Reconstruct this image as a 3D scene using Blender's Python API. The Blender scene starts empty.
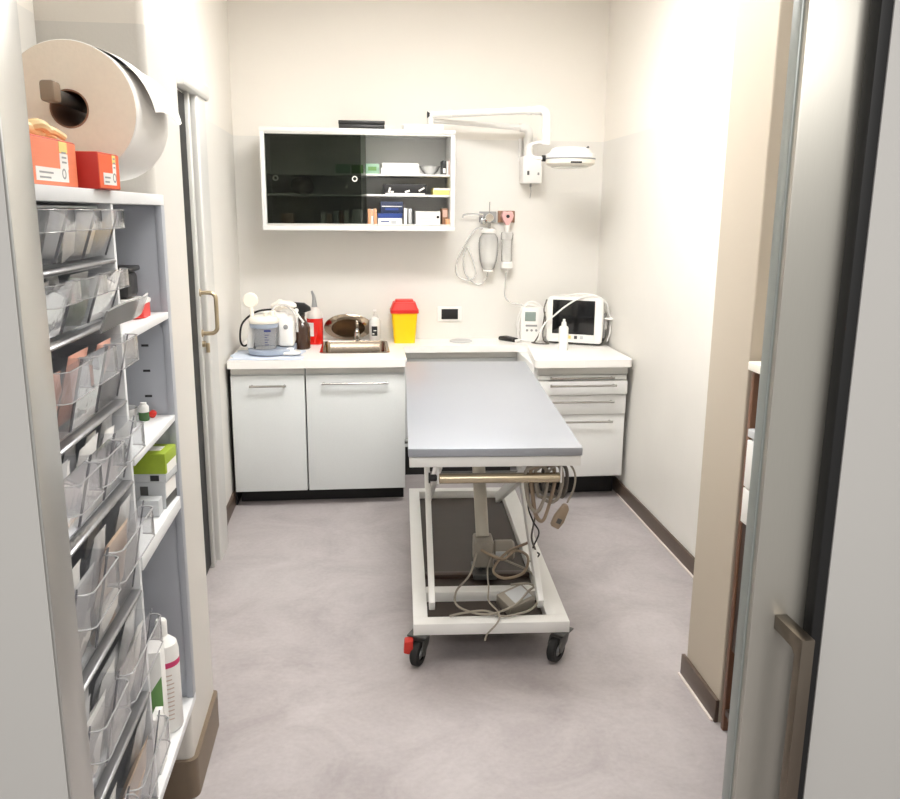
LIGHTS = [(.42, 3.55, 1.2, .6, 30.0), (.42, 2.2, .6, .6, 18.0)]
LCOL = (1, .985, .955)
CORR, WORLD, EXPO = 40.0, .52, 0.0
import bpy, bmesh, math, random
import numpy as np
from mathutils import Vector, Matrix, noise
random.seed(7)
C = bpy.context.scene.collection
PI = math.pi
R = math.radians

# ------------------------------------------------------------------ mesh builder
class MB:
    def __init__(s):
        s.bm = bmesh.new(); s.M = Matrix.Identity(4)
    def _fin(s, vs):
        for v in vs: v.co = s.M @ v.co
    def box(s, x0, x1, y0, y1, z0, z1, b=0.0, seg=2, rot=None):
        bm = s.bm
        g = bmesh.ops.create_cube(bm, size=1.0)
        vs = g['verts']
        for v in vs:
            v.co = Vector(((x0+x1)/2+v.co.x*(x1-x0), (y0+y1)/2+v.co.y*(y1-y0), (z0+z1)/2+v.co.z*(z1-z0)))
        if rot is not None:
            c = Vector(((x0+x1)/2, (y0+y1)/2, (z0+z1)/2))
            m = Matrix.Translation(c) @ rot.to_4x4() @ Matrix.Translation(-c)
            for v in vs: v.co = m @ v.co
        if b > 0:
            es = list({e for v in vs for e in v.link_edges})
            r = bmesh.ops.bevel(bm, geom=es, offset=b, segments=seg, profile=0.5, affect='EDGES')
            vs = list({v for f in r['faces'] for v in f.verts} | {v for v in vs if v.is_valid})
        s._fin(vs); return s
    def tube(s, pts, r, n=10, smooth=0, closed=False, caps=True, r1=None):
        P = [Vector(p) for p in pts]
        if smooth: P = catmull(P, smooth, closed)
        N = len(P); rings = []
        up = None
        allv = []
        for i, p in enumerate(P):
            if closed: t = P[(i+1) % N]-P[i-1]
            else: t = P[min(i+1, N-1)]-P[max(i-1, 0)]
            if t.length < 1e-9: t = Vector((0, 0, 1))
            t.normalize()
            if up is None:
                up = Vector((0, 0, 1)) if abs(t.z) < .9 else Vector((1, 0, 0))
            a = t.cross(up)
            if a.length < 1e-6: a = t.orthogonal()
            a.normalize(); up = a.cross(t).normalized()
            rr = r if r1 is None else r+(r1-r)*i/max(1, N-1)
            ring = [s.bm.verts.new(p+(a*math.cos(2*PI*k/n)+up*math.sin(2*PI*k/n))*rr) for k in range(n)]
            rings.append(ring); allv += ring
        for i in range(N if closed else N-1):
            A, B = rings[i], rings[(i+1) % N]
            for k in range(n):
                s.bm.faces.new((A[k], A[(k+1) % n], B[(k+1) % n], B[k]))
        if caps and not closed:
            s.bm.faces.new(rings[0][::-1]); s.bm.faces.new(rings[-1])
        s._fin(allv); return s
    def lathe(s, prof, c=(0, 0, 0), n=32, M=None, sx=1, sy=1):
        M = M or Matrix.Identity(4)
        c = Vector(c); rings = []; allv = []
        for r, z in prof:
            if r < 1e-6:
                ring = [s.bm.verts.new(c+(M @ Vector((0, 0, z))))]
            else:
                ring = [s.bm.verts.new(c+(M @ Vector((r*math.cos(2*PI*k/n)*sx, r*math.sin(2*PI*k/n)*sy, z)))) for k in range(n)]
            rings.append(ring); allv += ring
        for A, B in zip(rings, rings[1:]):
            if len(A) == 1 and len(B) == 1: continue
            for k in range(n):
                k2 = (k+1) % n
                if len(A) == 1: s.bm.faces.new((A[0], B[k], B[k2]))
                elif len(B) == 1: s.bm.faces.new((A[k], A[k2], B[0]))
                else: s.bm.faces.new((A[k], A[k2], B[k2], B[k]))
        s._fin(allv); return s
    def cyl(s, p0, p1, r, r1=None, n=20, bev=0.0):
        p0, p1 = Vector(p0), Vector(p1); d = p1-p0; L = d.length
        r1 = r if r1 is None else r1
        M = d.to_track_quat('Z', 'Y').to_matrix().to_4x4()
        b = bev
        prof = [(0, 0), (r-b, 0)]+([(r, b)] if b else [])+([(r1, L-b)] if b else [])+[(r1-b, L), (0, L)]
        return s.lathe(prof, p0, n, M)
    def prism(s, poly, axis, a0, a1, b=0.0):
        # poly: list of 2d points; axis 'x': (y,z), 'y': (x,z), 'z': (x,y)
        def mk(p, a):
            return {'x': (a, p[0], p[1]), 'y': (p[0], a, p[1]), 'z': (p[0], p[1], a)}[axis]
        A = [s.bm.verts.new(mk(p, a0)) for p in poly]
        B = [s.bm.verts.new(mk(p, a1)) for p in poly]
        n = len(poly)
        fs = [s.bm.faces.new(A[::-1]), s.bm.faces.new(B)]
        for i in range(n): fs.append(s.bm.faces.new((A[i], A[(i+1) % n], B[(i+1) % n], B[i])))
        vs = A+B
        if b > 0:
            es = list({e for f in fs for e in f.edges})
            r = bmesh.ops.bevel(s.bm, geom=es, offset=b, segments=2, profile=0.5, affect='EDGES')
            vs = list({v for f in r['faces'] for v in f.verts} | {v for v in vs if v.is_valid})
        s._fin(vs); return s
    def sheet(s, fn, nu, nv, t=0.0):
        # fn(u,v) -> point; optional thickness along the normal
        g = [[Vector(fn(i/nu, j/nv)) for j in range(nv+1)] for i in range(nu+1)]
        def nrm(i, j):
            a = g[min(i+1, nu)][j]-g[max(i-1, 0)][j]; b = g[i][min(j+1, nv)]-g[i][max(j-1, 0)]
            c = a.cross(b); return c.normalized() if c.length > 0 else Vector((0, 0, 1))
        T = [[s.bm.verts.new(g[i][j]) for j in range(nv+1)] for i in range(nu+1)]
        allv = [v for r_ in T for v in r_]
        for i in range(nu):
            for j in range(nv): s.bm.faces.new((T[i][j], T[i+1][j], T[i+1][j+1], T[i][j+1]))
        if t:
            Bt = [[s.bm.verts.new(g[i][j]-nrm(i, j)*t) for j in range(nv+1)] for i in range(nu+1)]
            allv += [v for r_ in Bt for v in r_]
            for i in range(nu):
                for j in range(nv): s.bm.faces.new((Bt[i][j+1], Bt[i+1][j+1], Bt[i+1][j], Bt[i][j]))
            for i in range(nu):
                s.bm.faces.new((T[i+1][0], T[i][0], Bt[i][0], Bt[i+1][0])); s.bm.faces.new((T[i][nv], T[i+1][nv], Bt[i+1][nv], Bt[i][nv]))
            for j in range(nv):
                s.bm.faces.new((T[0][j], T[0][j+1], Bt[0][j+1], Bt[0][j])); s.bm.faces.new((T[nu][j+1], T[nu][j], Bt[nu][j], Bt[nu][j+1]))
        s._fin(allv); return s
    def blob(s, c, rx, ry, rz, seed=0, amp=0.0, sub=3, freq=14):
        g = bmesh.ops.create_icosphere(s.bm, subdivisions=sub, radius=1)
        for v in g['verts']:
            d = v.co.copy()
            k = 1+amp*noise.noise(Vector((d.x*rx, d.y*ry, d.z*rz))*freq+Vector((seed*3.1, seed, 0)))
            v.co = Vector((c[0]+d.x*rx*k, c[1]+d.y*ry*k, c[2]+d.z*rz*k))
        s._fin(g['verts']); return s
    def put(s, name, m, parent=None, smooth=35):
        bmesh.ops.recalc_face_normals(s.bm, faces=s.bm.faces[:])
        me = bpy.data.meshes.new(name); s.bm.to_mesh(me); s.bm.free()
        ms = m if isinstance(m, (list, tuple)) else [m]
        for q in ms: me.materials.append(q)
        if smooth:
            for p in me.polygons: p.use_smooth = True
            me.set_sharp_from_angle(angle=R(smooth))
        o = bpy.data.objects.new(name, me); C.objects.link(o)
        if parent: o.parent = parent
        return o

def catmull(P, n, closed=False):
    out = []; N = len(P)
    segs = N if closed else N-1
    for i in range(segs):
        g = lambda k: P[k % N] if closed else P[max(0, min(N-1, k))]
        p0, p1, p2, p3 = g(i-1), g(i), g(i+1), g(i+2)
        for k in range(n):
            t = k/n
            out.append(0.5*((2*p1)+(p2-p0)*t+(2*p0-5*p1+4*p2-p3)*t*t+(3*p1-p0-3*p2+p3)*t**3))
    if not closed: out.append(P[-1])
    return out

def tag(o, label, cat, group=None):
    o['label'] = label; o['category'] = cat
    if group: o['group'] = group
    return o
def thing(name, label, cat, loc=(0, 0, 0), rz=0.0, group=None):
    o = bpy.data.objects.new(name, None); C.objects.link(o)
    o.location = loc; o.rotation_euler = (0, 0, rz); o.empty_display_size = .05
    return tag(o, label, cat, group)
def solo(m, name, mt, label, cat, loc=(0, 0, 0), rz=0.0, group=None, rot=None):
    o = m.put(name, mt); o.location = loc
    o.rotation_euler = rot if rot is not None else (0, 0, rz)
    return tag(o, label, cat, group)
def struct(m, name, mt, parent=None):
    o = m.put(name, mt, parent)
    if parent is None: o['kind'] = 'structure'
    return o

# ------------------------------------------------------------------ materials
def srgb(r, g, b):
    f = lambda c: (c/255)/12.92 if c/255 <= .04045 else ((c/255+.055)/1.055)**2.4
    return (f(r), f(g), f(b), 1)
def newmat(name):
    m = bpy.data.materials.new(name); m.use_nodes = True
    nt = m.node_tree; nt.nodes.clear()
    out = nt.nodes.new('ShaderNodeOutputMaterial')
    return m, nt, out
def mat(name, col, rough=.5, metal=0.0, var=.06, scale=30, bump=0.0, bscale=200, spec=.5, stretch=None, trans=0.0, coat=0.0):
    m, nt, out = newmat(name)
    b = nt.nodes.new('ShaderNodeBsdfPrincipled')
    tc = nt.nodes.new('ShaderNodeTexCoord'); mp = nt.nodes.new('ShaderNodeMapping')
    nt.links.new(tc.outputs['Object'], mp.inputs['Vector'])
    if stretch: mp.inputs['Scale'].default_value = stretch
    n = nt.nodes.new('ShaderNodeTexNoise'); n.inputs['Scale'].default_value = scale; n.inputs['Detail'].default_value = 4
    nt.links.new(mp.outputs[0], n.inputs['Vector'])
    r = nt.nodes.new('ShaderNodeMapRange'); r.inputs['To Min'].default_value = 1-var; r.inputs['To Max'].default_value = 1+var
    nt.links.new(n.outputs['Fac'], r.inputs['Value'])
    mx = nt.nodes.new('ShaderNodeVectorMath'); mx.operation = 'SCALE'
    mx.inputs[0].default_value = col[:3]; nt.links.new(r.outputs[0], mx.inputs['Scale'])
    nt.links.new(mx.outputs[0], b.inputs['Base Color'])
    b.inputs['Roughness'].default_value = rough; b.inputs['Metallic'].default_value = metal
    b.inputs['Specular IOR Level'].default_value = spec
    if trans: b.inputs['Transmission Weight'].default_value = trans
    if coat: b.inputs['Coat Weight'].default_value = coat
    if bump:
        n2 = nt.nodes.new('ShaderNodeTexNoise'); n2.inputs['Scale'].default_value = bscale; n2.inputs['Detail'].default_value = 3
        nt.links.new(mp.outputs[0], n2.inputs['Vector'])
        bp = nt.nodes.new('ShaderNodeBump'); bp.inputs['Strength'].default_value = bump; bp.inputs['Distance'].default_value = .01
        nt.links.new(n2.outputs['Fac'], bp.inputs['Height']); nt.links.new(bp.outputs[0], b.inputs['Normal'])
    nt.links.new(b.outputs[0], out.inputs['Surface'])
    return m
def clear(name, tint=(.93, .94, .95), refl=.12, rough=.08, haze=0.0, hcol=(.8, .8, .8)):
    # thin clear sheet: tinted see-through with a fresnel gloss and an optional milky share
    m, nt, out = newmat(name)
    t = nt.nodes.new('ShaderNodeBsdfTransparent'); t.inputs['Color'].default_value = (*tint, 1)
    g = nt.nodes.new('ShaderNodeBsdfGlossy'); g.inputs['Roughness'].default_value = rough; g.inputs['Color'].default_value = (1, 1, 1, 1)
    lw = nt.nodes.new('ShaderNodeLayerWeight'); lw.inputs['Blend'].default_value = refl
    nz = nt.nodes.new('ShaderNodeTexNoise'); nz.inputs['Scale'].default_value = 25
    tc = nt.nodes.new('ShaderNodeTexCoord'); nt.links.new(tc.outputs['Object'], nz.inputs['Vector'])
    bp = nt.nodes.new('ShaderNodeBump'); bp.inputs['Strength'].default_value = .06; bp.inputs['Distance'].default_value = .02
    nt.links.new(nz.outputs['Fac'], bp.inputs['Height']); nt.links.new(bp.outputs[0], g.inputs['Normal'])
    src = t
    if haze:
        d = nt.nodes.new('ShaderNodeBsdfDiffuse'); d.inputs['Color'].default_value = (*hcol, 1)
        mh = nt.nodes.new('ShaderNodeMixShader'); mh.inputs[0].default_value = haze
        nt.links.new(t.outputs[0], mh.inputs[1]); nt.links.new(d.outputs[0], mh.inputs[2]); src = mh
    mx = nt.nodes.new('ShaderNodeMixShader')
    nt.links.new(lw.outputs['Fresnel'], mx.inputs[0]); nt.links.new(src.outputs[0], mx.inputs[1]); nt.links.new(g.outputs[0], mx.inputs[2])
    nt.links.new(mx.outputs[0], out.inputs['Surface'])
    return m
def ramp(nt, stops):
    r = nt.nodes.new('ShaderNodeValToRGB'); e = r.color_ramp.elements
    while len(e) > 1: e.remove(e[-1])
    e[0].position = stops[0][0]; e[0].color = stops[0][1]
    for p, c in stops[1:]:
        q = e.new(p); q.color = c
    return r
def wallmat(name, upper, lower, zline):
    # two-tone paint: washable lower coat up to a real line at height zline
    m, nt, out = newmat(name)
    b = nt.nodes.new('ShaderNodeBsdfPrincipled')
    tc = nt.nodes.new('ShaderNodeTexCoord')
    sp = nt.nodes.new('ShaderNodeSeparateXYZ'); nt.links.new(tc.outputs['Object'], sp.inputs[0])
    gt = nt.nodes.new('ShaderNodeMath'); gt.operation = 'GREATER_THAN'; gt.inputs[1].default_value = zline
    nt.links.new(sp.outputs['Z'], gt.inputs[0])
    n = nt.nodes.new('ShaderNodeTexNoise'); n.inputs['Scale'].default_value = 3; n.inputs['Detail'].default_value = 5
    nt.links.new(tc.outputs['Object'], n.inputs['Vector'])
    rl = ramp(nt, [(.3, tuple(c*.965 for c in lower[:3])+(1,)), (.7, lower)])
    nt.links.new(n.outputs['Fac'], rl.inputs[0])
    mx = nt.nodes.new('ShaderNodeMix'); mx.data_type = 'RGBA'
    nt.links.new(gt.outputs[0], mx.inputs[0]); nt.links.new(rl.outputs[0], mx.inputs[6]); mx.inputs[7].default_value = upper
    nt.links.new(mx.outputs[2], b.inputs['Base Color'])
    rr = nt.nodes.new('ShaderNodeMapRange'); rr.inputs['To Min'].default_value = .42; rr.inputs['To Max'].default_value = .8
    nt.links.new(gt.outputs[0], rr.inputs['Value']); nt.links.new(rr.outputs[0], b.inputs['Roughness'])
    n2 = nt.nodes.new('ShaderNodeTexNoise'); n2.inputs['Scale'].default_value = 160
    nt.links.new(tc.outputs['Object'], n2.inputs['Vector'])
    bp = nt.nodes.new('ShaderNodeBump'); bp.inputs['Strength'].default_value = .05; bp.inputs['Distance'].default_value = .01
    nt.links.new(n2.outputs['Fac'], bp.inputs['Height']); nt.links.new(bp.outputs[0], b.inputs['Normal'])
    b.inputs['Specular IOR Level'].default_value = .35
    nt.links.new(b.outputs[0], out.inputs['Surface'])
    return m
def floormat():
    m, nt, out = newmat('vinyl_floor')
    b = nt.nodes.new('ShaderNodeBsdfPrincipled'); tc = nt.nodes.new('ShaderNodeTexCoord')
    n = nt.nodes.new('ShaderNodeTexNoise'); n.inputs['Scale'].default_value = 2.6; n.inputs['Detail'].default_value = 9; n.inputs['Roughness'].default_value = .68; n.inputs['Distortion'].default_value = .8
    nt.links.new(tc.outputs['Object'], n.inputs['Vector'])
    n3 = nt.nodes.new('ShaderNodeTexNoise'); n3.inputs['Scale'].default_value = 55; n3.inputs['Detail'].default_value = 4
    nt.links.new(tc.outputs['Object'], n3.inputs['Vector'])
    ad = nt.nodes.new('ShaderNodeMath'); ad.operation = 'MULTIPLY_ADD'; ad.inputs[1].default_value = .25
    nt.links.new(n3.outputs['Fac'], ad.inputs[0]); nt.links.new(n.outputs['Fac'], ad.inputs[2])
    r = ramp(nt, [(.42, FL0), (.62, FL1), (.85, FL2)])
    nt.links.new(ad.outputs[0], r.inputs[0]); nt.links.new(r.outputs[0], b.inputs['Base Color'])
    rr = nt.nodes.new('ShaderNodeMapRange'); rr.inputs['To Min'].default_value = .36; rr.inputs['To Max'].default_value = .52
    nt.links.new(n.outputs['Fac'], rr.inputs['Value']); nt.links.new(rr.outputs[0], b.inputs['Roughness'])
    nt.links.new(b.outputs[0], out.inputs['Surface'])
    return m
FL0, FL1, FL2 = srgb(154, 147, 147), srgb(169, 162, 162), srgb(182, 176, 176)
WALL = wallmat('wall_paint', srgb(244, 239, 231), srgb(233, 230, 224), 2.155)
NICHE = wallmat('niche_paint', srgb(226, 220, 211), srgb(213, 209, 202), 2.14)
BEIGE = mat('beige_paint', srgb(188, 177, 161), .6, var=.02, scale=4)
GREYW = mat('corridor_grey_paint', srgb(203, 201, 197), .7, var=.01, scale=5)
CEIL = mat('ceiling_white', srgb(245, 242, 238), .8, var=.02, scale=5)
FLOOR = floormat()
BASE = mat('brown_baseboard', srgb(88, 74, 64), .4, var=.12, scale=40, bump=.03)
TAUPE = mat('taupe_baseboard', srgb(118, 102, 84), .45, var=.08, scale=30)
SILI = mat('white_sealant', srgb(225, 215, 208), .5, var=.03)
ALU = mat('brushed_aluminium', srgb(186, 186, 182), .36, .85, var=.06, scale=60, stretch=(40, 40, 1), bump=.02, bscale=80)
ALUP = mat('pale_aluminium', srgb(216, 215, 211), .42, .35, var=.03, scale=60, stretch=(20, 20, 1))
HANDM = mat('dark_nickel', srgb(128, 118, 106), .3, .9, var=.05)
DOORM = mat('brushed_door_metal', srgb(190, 187, 178), .34, .6, var=.05, scale=40, stretch=(30, 30, .6), bump=.015, bscale=60)
STEEL = mat('stainless_steel', srgb(176, 174, 170), .22, 1, var=.05, scale=40)
STEELD = mat('polished_steel_tray', srgb(160, 146, 130), .14, 1, var=.08, scale=20)
CHROME = mat('chrome', srgb(225, 225, 225), .08, 1, var=.02)
GOLDST = mat('warm_steel_tube', srgb(200, 186, 160), .25, .9, var=.05, scale=50)
TABTOP = mat('table_steel', srgb(176, 180, 188), .36, .55, var=.035, scale=3.2, stretch=(1, 1, 1), bump=.008, bscale=6)
LAM = mat('grey_laminate', srgb(215, 218, 218), .45, var=.035, scale=160, bump=.02, bscale=400)
LAMW = mat('white_laminate', srgb(232, 232, 230), .4, var=.02, scale=120)
CTOP = mat('white_countertop', srgb(246, 243, 239), .3, var=.015, scale=10)
WHITE = mat('white_plastic', srgb(238, 236, 232), .35, var=.02)
WHITEP = mat('white_enamel', srgb(234, 233, 230), .35, var=.03, scale=12)
OFFW = mat('cream_plastic', srgb(240, 234, 222), .4, var=.02)
PAPER = mat('white_paper', srgb(244, 241, 236), .85, var=.03, scale=12, bump=.1, bscale=60)
TANP = mat('tan_paper_end', srgb(240, 228, 210), .9, var=.04, scale=90, bump=.1, bscale=160)
BLACK = mat('black_plastic', srgb(22, 21, 21), .4, var=.1)
RUBBER = mat('black_rubber', srgb(24, 24, 24), .6, var=.1)
BLACKG = mat('black_screen', srgb(14, 14, 15), .12, var=.05)
TOEK = mat('black_plinth', srgb(16, 15, 15), .6, var=.1)
GREYP = mat('grey_plastic', srgb(150, 150, 150), .45, var=.04)
DGREY = mat('dark_grey_metal', srgb(86, 86, 84), .45, .3, var=.06)
MGREY = mat('warm_grey_motor', srgb(150, 143, 132), .5, var=.06)
BGREY = mat('shelf_grey_metal', srgb(172, 175, 182), .45, .15, var=.03, scale=20)
SHELFW = mat('shelf_white', srgb(228, 229, 230), .4, var=.02)
RED = mat('red_plastic', srgb(214, 40, 30), .4, var=.04)
REDB = mat('red_card', srgb(196, 44, 30), .5, var=.05)
ORANGE = mat('orange_card', srgb(240, 132, 92), .5, var=.14, scale=24, stretch=(1, .4, 3))
ORANGE2 = mat('bright_orange_card', srgb(240, 96, 40), .5, var=.1, scale=40)
YELLOW = mat('yellow_plastic', srgb(252, 204, 6), .4, var=.03)
LATEX = mat('cream_latex', srgb(240, 214, 160), .6, var=.08, scale=50)
BLUEG = mat('blue_grey_plastic', srgb(160, 170, 186), .35, var=.05)
CLOTH = mat('pale_blue_cloth', srgb(212, 220, 234), .9, var=.06, scale=80, bump=.15, bscale=300)
GAUZE = mat('white_gauze', srgb(240, 232, 222), .9, var=.06, scale=60, bump=.3, bscale=120)
BROWNB = mat('brown_bottle', srgb(64, 42, 30), .2, var=.1, coat=.3)
REDL = mat('red_liquid_bottle', srgb(222, 30, 22), .15, var=.06, coat=.4)
TRANSW = mat('translucent_plastic', srgb(214, 206, 200), .3, var=.04)
PINKM = mat('pink_clip', srgb(226, 176, 172), .4, var=.05)
PINK = mat('hot_pink_plastic', srgb(238, 90, 150), .4, var=.05)
GREEN = mat('lime_green_card', srgb(150, 172, 40), .5, var=.25, scale=30)
DGREEN = mat('dark_green_glass', srgb(60, 100, 50), .2, var=.1)
PGREEN = mat('pale_green_card', srgb(150, 186, 160), .5, var=.1)
MGREEN = mat('mid_green_print', srgb(106, 150, 84), .5, var=.12, scale=40)
CARDG = mat('grey_card', srgb(196, 198, 200), .5, var=.05, scale=40)
CARDW = mat('white_card', srgb(238, 236, 232), .55, var=.03, scale=40)
CARDB = mat('blue_card', srgb(44, 70, 140), .5, var=.08)
CARDBD = mat('navy_card', srgb(40, 52, 84), .5, var=.08)
CARDY = mat('yellow_card', srgb(232, 216, 130), .5, var=.05)
CARDO = mat('peach_card', srgb(230, 172, 130), .5, var=.08)
CARDP = mat('pinkish_card', srgb(216, 184, 168), .5, var=.06)
CARDBR = mat('brown_card', srgb(150, 112, 88), .5, var=.08)
CARDK = mat('black_card', srgb(28, 27, 28), .5, var=.08)
SKINP = mat('beige_packet', srgb(214, 190, 168), .4, var=.12, scale=30)
PEACHP = mat('peach_packet', srgb(230, 172, 150), .4, var=.14, scale=25)
GREYPK = mat('grey_packet', srgb(206, 206, 206), .3, var=.18, scale=30, bump=.2, bscale=40)
WHITEPK = mat('white_packet', srgb(234, 232, 228), .35, var=.08, scale=30, bump=.15, bscale=40)
OLIVEPK = mat('grey_green_packet', srgb(128, 136, 126), .35, var=.15, scale=20, bump=.2, bscale=30)
WOOD = mat('brown_wood', srgb(112, 78, 58), .4, var=.2, scale=14, stretch=(6, 6, .6), bump=.05)
DWOOD = mat('dark_brown_wood', srgb(62, 46, 38), .45, var=.2, scale=14, stretch=(6, 6, .6))
CORD = mat('grey_cord', srgb(150, 142, 130), .5, var=.06)
CORDD = mat('dark_grey_cord', srgb(92, 86, 80), .5, var=.06)
CORDT = mat('tan_handset', srgb(146, 128, 108), .5, var=.08)
PRIM = clear('clear_rim', (.9, .9, .9), .25, .1, .4, (.9, .9, .9))
PGLASS = clear('clear_bin_plastic', (.92, .925, .935), .16, .1, .05, (.75, .76, .8))
PLIP = clear('clear_bin_lip', (.88, .885, .9), .25, .12, .16, (.85, .86, .88))
EDGE = clear('clear_edge', (.55, .55, .58), .25, .1, .25, (.5, .5, .53))
JAMB = mat('jamb_aluminium', srgb(196, 195, 191), .33, .75, var=.04, scale=60, stretch=(30, 30, 1))
RAIL = mat('rail_grey', srgb(150, 150, 152), .3, .6, var=.05)
GLASS = clear('clear_glass', (.95, .95, .95), .18, .03)
JARP = clear('clear_jar_plastic', (.95, .955, .97), .18, .06, .14, (.9, .91, .95))
FROST = clear('frosted_plastic', (.95, .95, .94), .2, .1, .32, (.96, .955, .94))
SMOKE = clear('smoked_glass', (.64, .655, .63), .16, .02)
LCD = mat('grey_green_lcd', srgb(138, 152, 146), .25, var=.04)
INK = mat('dark_ink', srgb(40, 40, 44), .6, var=.05)
BLUEI = mat('blue_ink', srgb(52, 62, 130), .6, var=.05)
MAGI = mat('magenta_ink', srgb(206, 60, 110), .6, var=.05)
BRASS = mat('aged_nickel', srgb(196, 180, 152), .28, .9, var=.05)
LAMPG = mat('lamp_lens', srgb(226, 224, 214), .2, var=.03)
# emitting lens of the ceiling luminaires
def emit(name, col, s):
    m, nt, out = newmat(name); e = nt.nodes.new('ShaderNodeEmission')
    e.inputs[0].default_value = (*col, 1); e.inputs[1].default_value = s
    nt.links.new(e.outputs[0], out.inputs[0]); return m
# ------------------------------------------------------------------ the room
XL, XR, YB, ZC = -.76, 1.59, 5.5, 3.02
m = MB(); m.box(-3.2, 3.2, -1.6, 5.6, -.08, 0); struct(m, 'floor', FLOOR)
m = MB(); m.box(XL-.14, XR+.14, 1.18, YB+.1, ZC, ZC+.1); struct(m, 'ceiling', CEIL)
m = MB(); m.box(XL-.14, XR+.14, YB, YB+.1, 0, ZC); struct(m, 'wall_back', WALL)
m = MB(); m.box(XR, XR+.14, 1.4, YB, 0, ZC); struct(m, 'wall_right', WALL)
m = MB(); m.box(XL-.14, XL, 1.273, YB, 0, ZC); struct(m, 'wall_left', WALL)
# left pier beside the shelving niche, rounded corner
def rrect(x0, x1, y0, y1, rs, n=6):
    # corner order: (x0,y0),(x1,y0),(x1,y1),(x0,y1)
    P = []
    for (cx, cy, a0, r) in ((x0, y0, PI, rs[0]), (x1, y0, -PI/2, rs[1]), (x1, y1, 0, rs[2]), (x0, y1, PI/2, rs[3])):
        sx = 1 if cx == x0 else -1; sy = 1 if cy == y0 else -1
        if r <= 0: P.append((cx, cy)); continue
        for k in range(n+1):
            a = a0+PI/2*k/n
            P.append((cx+sx*r+r*math.cos(a), cy+sy*r+r*math.sin(a)))
    return P
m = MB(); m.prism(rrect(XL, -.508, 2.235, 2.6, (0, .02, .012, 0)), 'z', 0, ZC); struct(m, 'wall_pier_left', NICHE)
# right pier (beige) and its baseboard
m = MB(); m.prism(rrect(1.2, XR, 2.44, 2.74, (.006, 0, 0, .012)), 'z', 0, ZC); struct(m, 'wall_pier_right', BEIGE)
# front wall with the doorway (corridor side grey)
m = MB(); m.box(-3.2, -.459, 1.18, 1.272, 0, ZC+.1); struct(m, 'wall_front_left', GREYW)
m = MB()
m.box(.747, 3.2, 1.18, 1.215, 0, ZC+.1); m.box(.747, 3.2, 1.345, 1.4, 0, ZC+.1)
struct(m, 'wall_front_right', GREYW)
m = MB(); m.box(-.459, .747, 1.18, 1.4, 2.26, ZC+.1); struct(m, 'wall_front_head', GREYW)
# aluminium jamb lining of the doorway on the left
m = MB(); m.box(-.459, -.454, 1.181, 1.276, 0, 2.26, .002); struct(m, 'trim_jamb', JAMB)
m = MB(); m.box(.728, .747, 1.181, 1.21, 0, 2.26, .003); struct(m, 'trim_seal', RUBBER)
# baseboards
def bboard(name, x0, x1, y0, y1, mt, h=.085, lip=None):
    m = MB(); m.box(x0, x1, y0, y1, 0, h, .002); o = struct(m, name, mt)
    if lip:
        m = MB(); m.box(*lip, .0, .006); struct(m, 'sealant_line', SILI, o)
    return o
bboard('baseboard_right', XR-.014, XR, 2.74, YB, BASE, .085, (XR-.022, XR-.014, 2.75, 4.8))
bboard('baseboard_pier_right', 1.186, 1.2, 2.44, 2.752, BASE, .085, (1.178, 1.186, 2.45, 2.755))
bboard('baseboard_left', XL, XL+.014, 4.23, YB, BASE)
m = MB(); m.prism(rrect(-.756, -.495, 2.222, 2.6, (0, .03, .012, 0)), 'z', 0, .125, 0); struct(m, 'baseboard_pier_left', TAUPE)
m = MB(); m.box(XL, XL+.014, 2.614, 3.68, 0, .085, .002); struct(m, 'baseboard_left_near', BASE)

# sliding door in the left wall, with frame
d = MB(); d.box(XL+.002, XL+.016, 3.70, 4.13, .004, 2.2, .002)
d = struct(d, 'door_1', ALUP)
m = MB(); m.box(-.744, -.738, 3.72, 3.90, .02, 2.19); struct(m, 'dark_gap', RUBBER, d)
m = MB(); m.box(-.744, -.722, 3.895, 3.935, .004, 2.2, .002); struct(m, 'door_stile', ALUP, d)
m = MB(); m.box(-.744, -.734, 3.935, 3.985, .02, 2.19); struct(m, 'brush_strip', RUBBER, d)
m = MB(); m.prism(rrect(-.744, -.70, 3.985, 4.215, (0, .012, .03, 0)), 'z', 0, 2.2); struct(m, 'door_frame', ALUP, d)
m = MB(); m.prism([(-.744, 2.2), (-.69, 2.2), (-.684, 2.215), (-.684, 2.262), (-.70, 2.282), (-.744, 2.284)], 'y', 3.66, 4.225, .003); struct(m, 'track_cover', ALUP, d)
m = MB(); m.tube([(-.724, 3.915, 1.335), (-.675, 3.915, 1.335), (-.655, 3.915, 1.32), (-.652, 3.915, 1.29), (-.652, 3.915, 1.19), (-.655, 3.915, 1.165), (-.675, 3.915, 1.15), (-.724, 3.915, 1.15)], .0095, 12, 4)
m.cyl((-.724, 3.915, 1.335), (-.716, 3.915, 1.335), .017); m.cyl((-.724, 3.915, 1.15), (-.716, 3.915, 1.15), .017)
struct(m, 'door_handle', BRASS, d)
m = MB(); m.cyl((-.724, 3.915, 1.10), (-.708, 3.915, 1.10), .014); m.box(-.708, -.69, 3.911, 3.919, 1.06, 1.105, .002)
struct(m, 'door_lock', BRASS, d)

# big sliding door leaf of the doorway with its square pull handle
d = MB(); d.box(.645, 1.56, 1.225, 1.27, .008, 2.25, .004)
d = struct(d, 'door_2', DOORM)
m = MB(); m.box(.6405, .6455, 1.236, 1.264, .008, 2.25, .002); struct(m, 'edge_seal', mat('seal_green_grey', srgb(150, 156, 152), .3, .2), d)
m = MB()
m.prism([(1.225, 1.045), (1.135, 1.045), (1.135, .45), (1.225, .45), (1.225, .475), (1.158, .475), (1.153, .48), (1.153, 1.01), (1.163, 1.02), (1.225, 1.02)], 'x', .686, .708, .0015)
struct(m, 'door_handle', HANDM, d)

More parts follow.
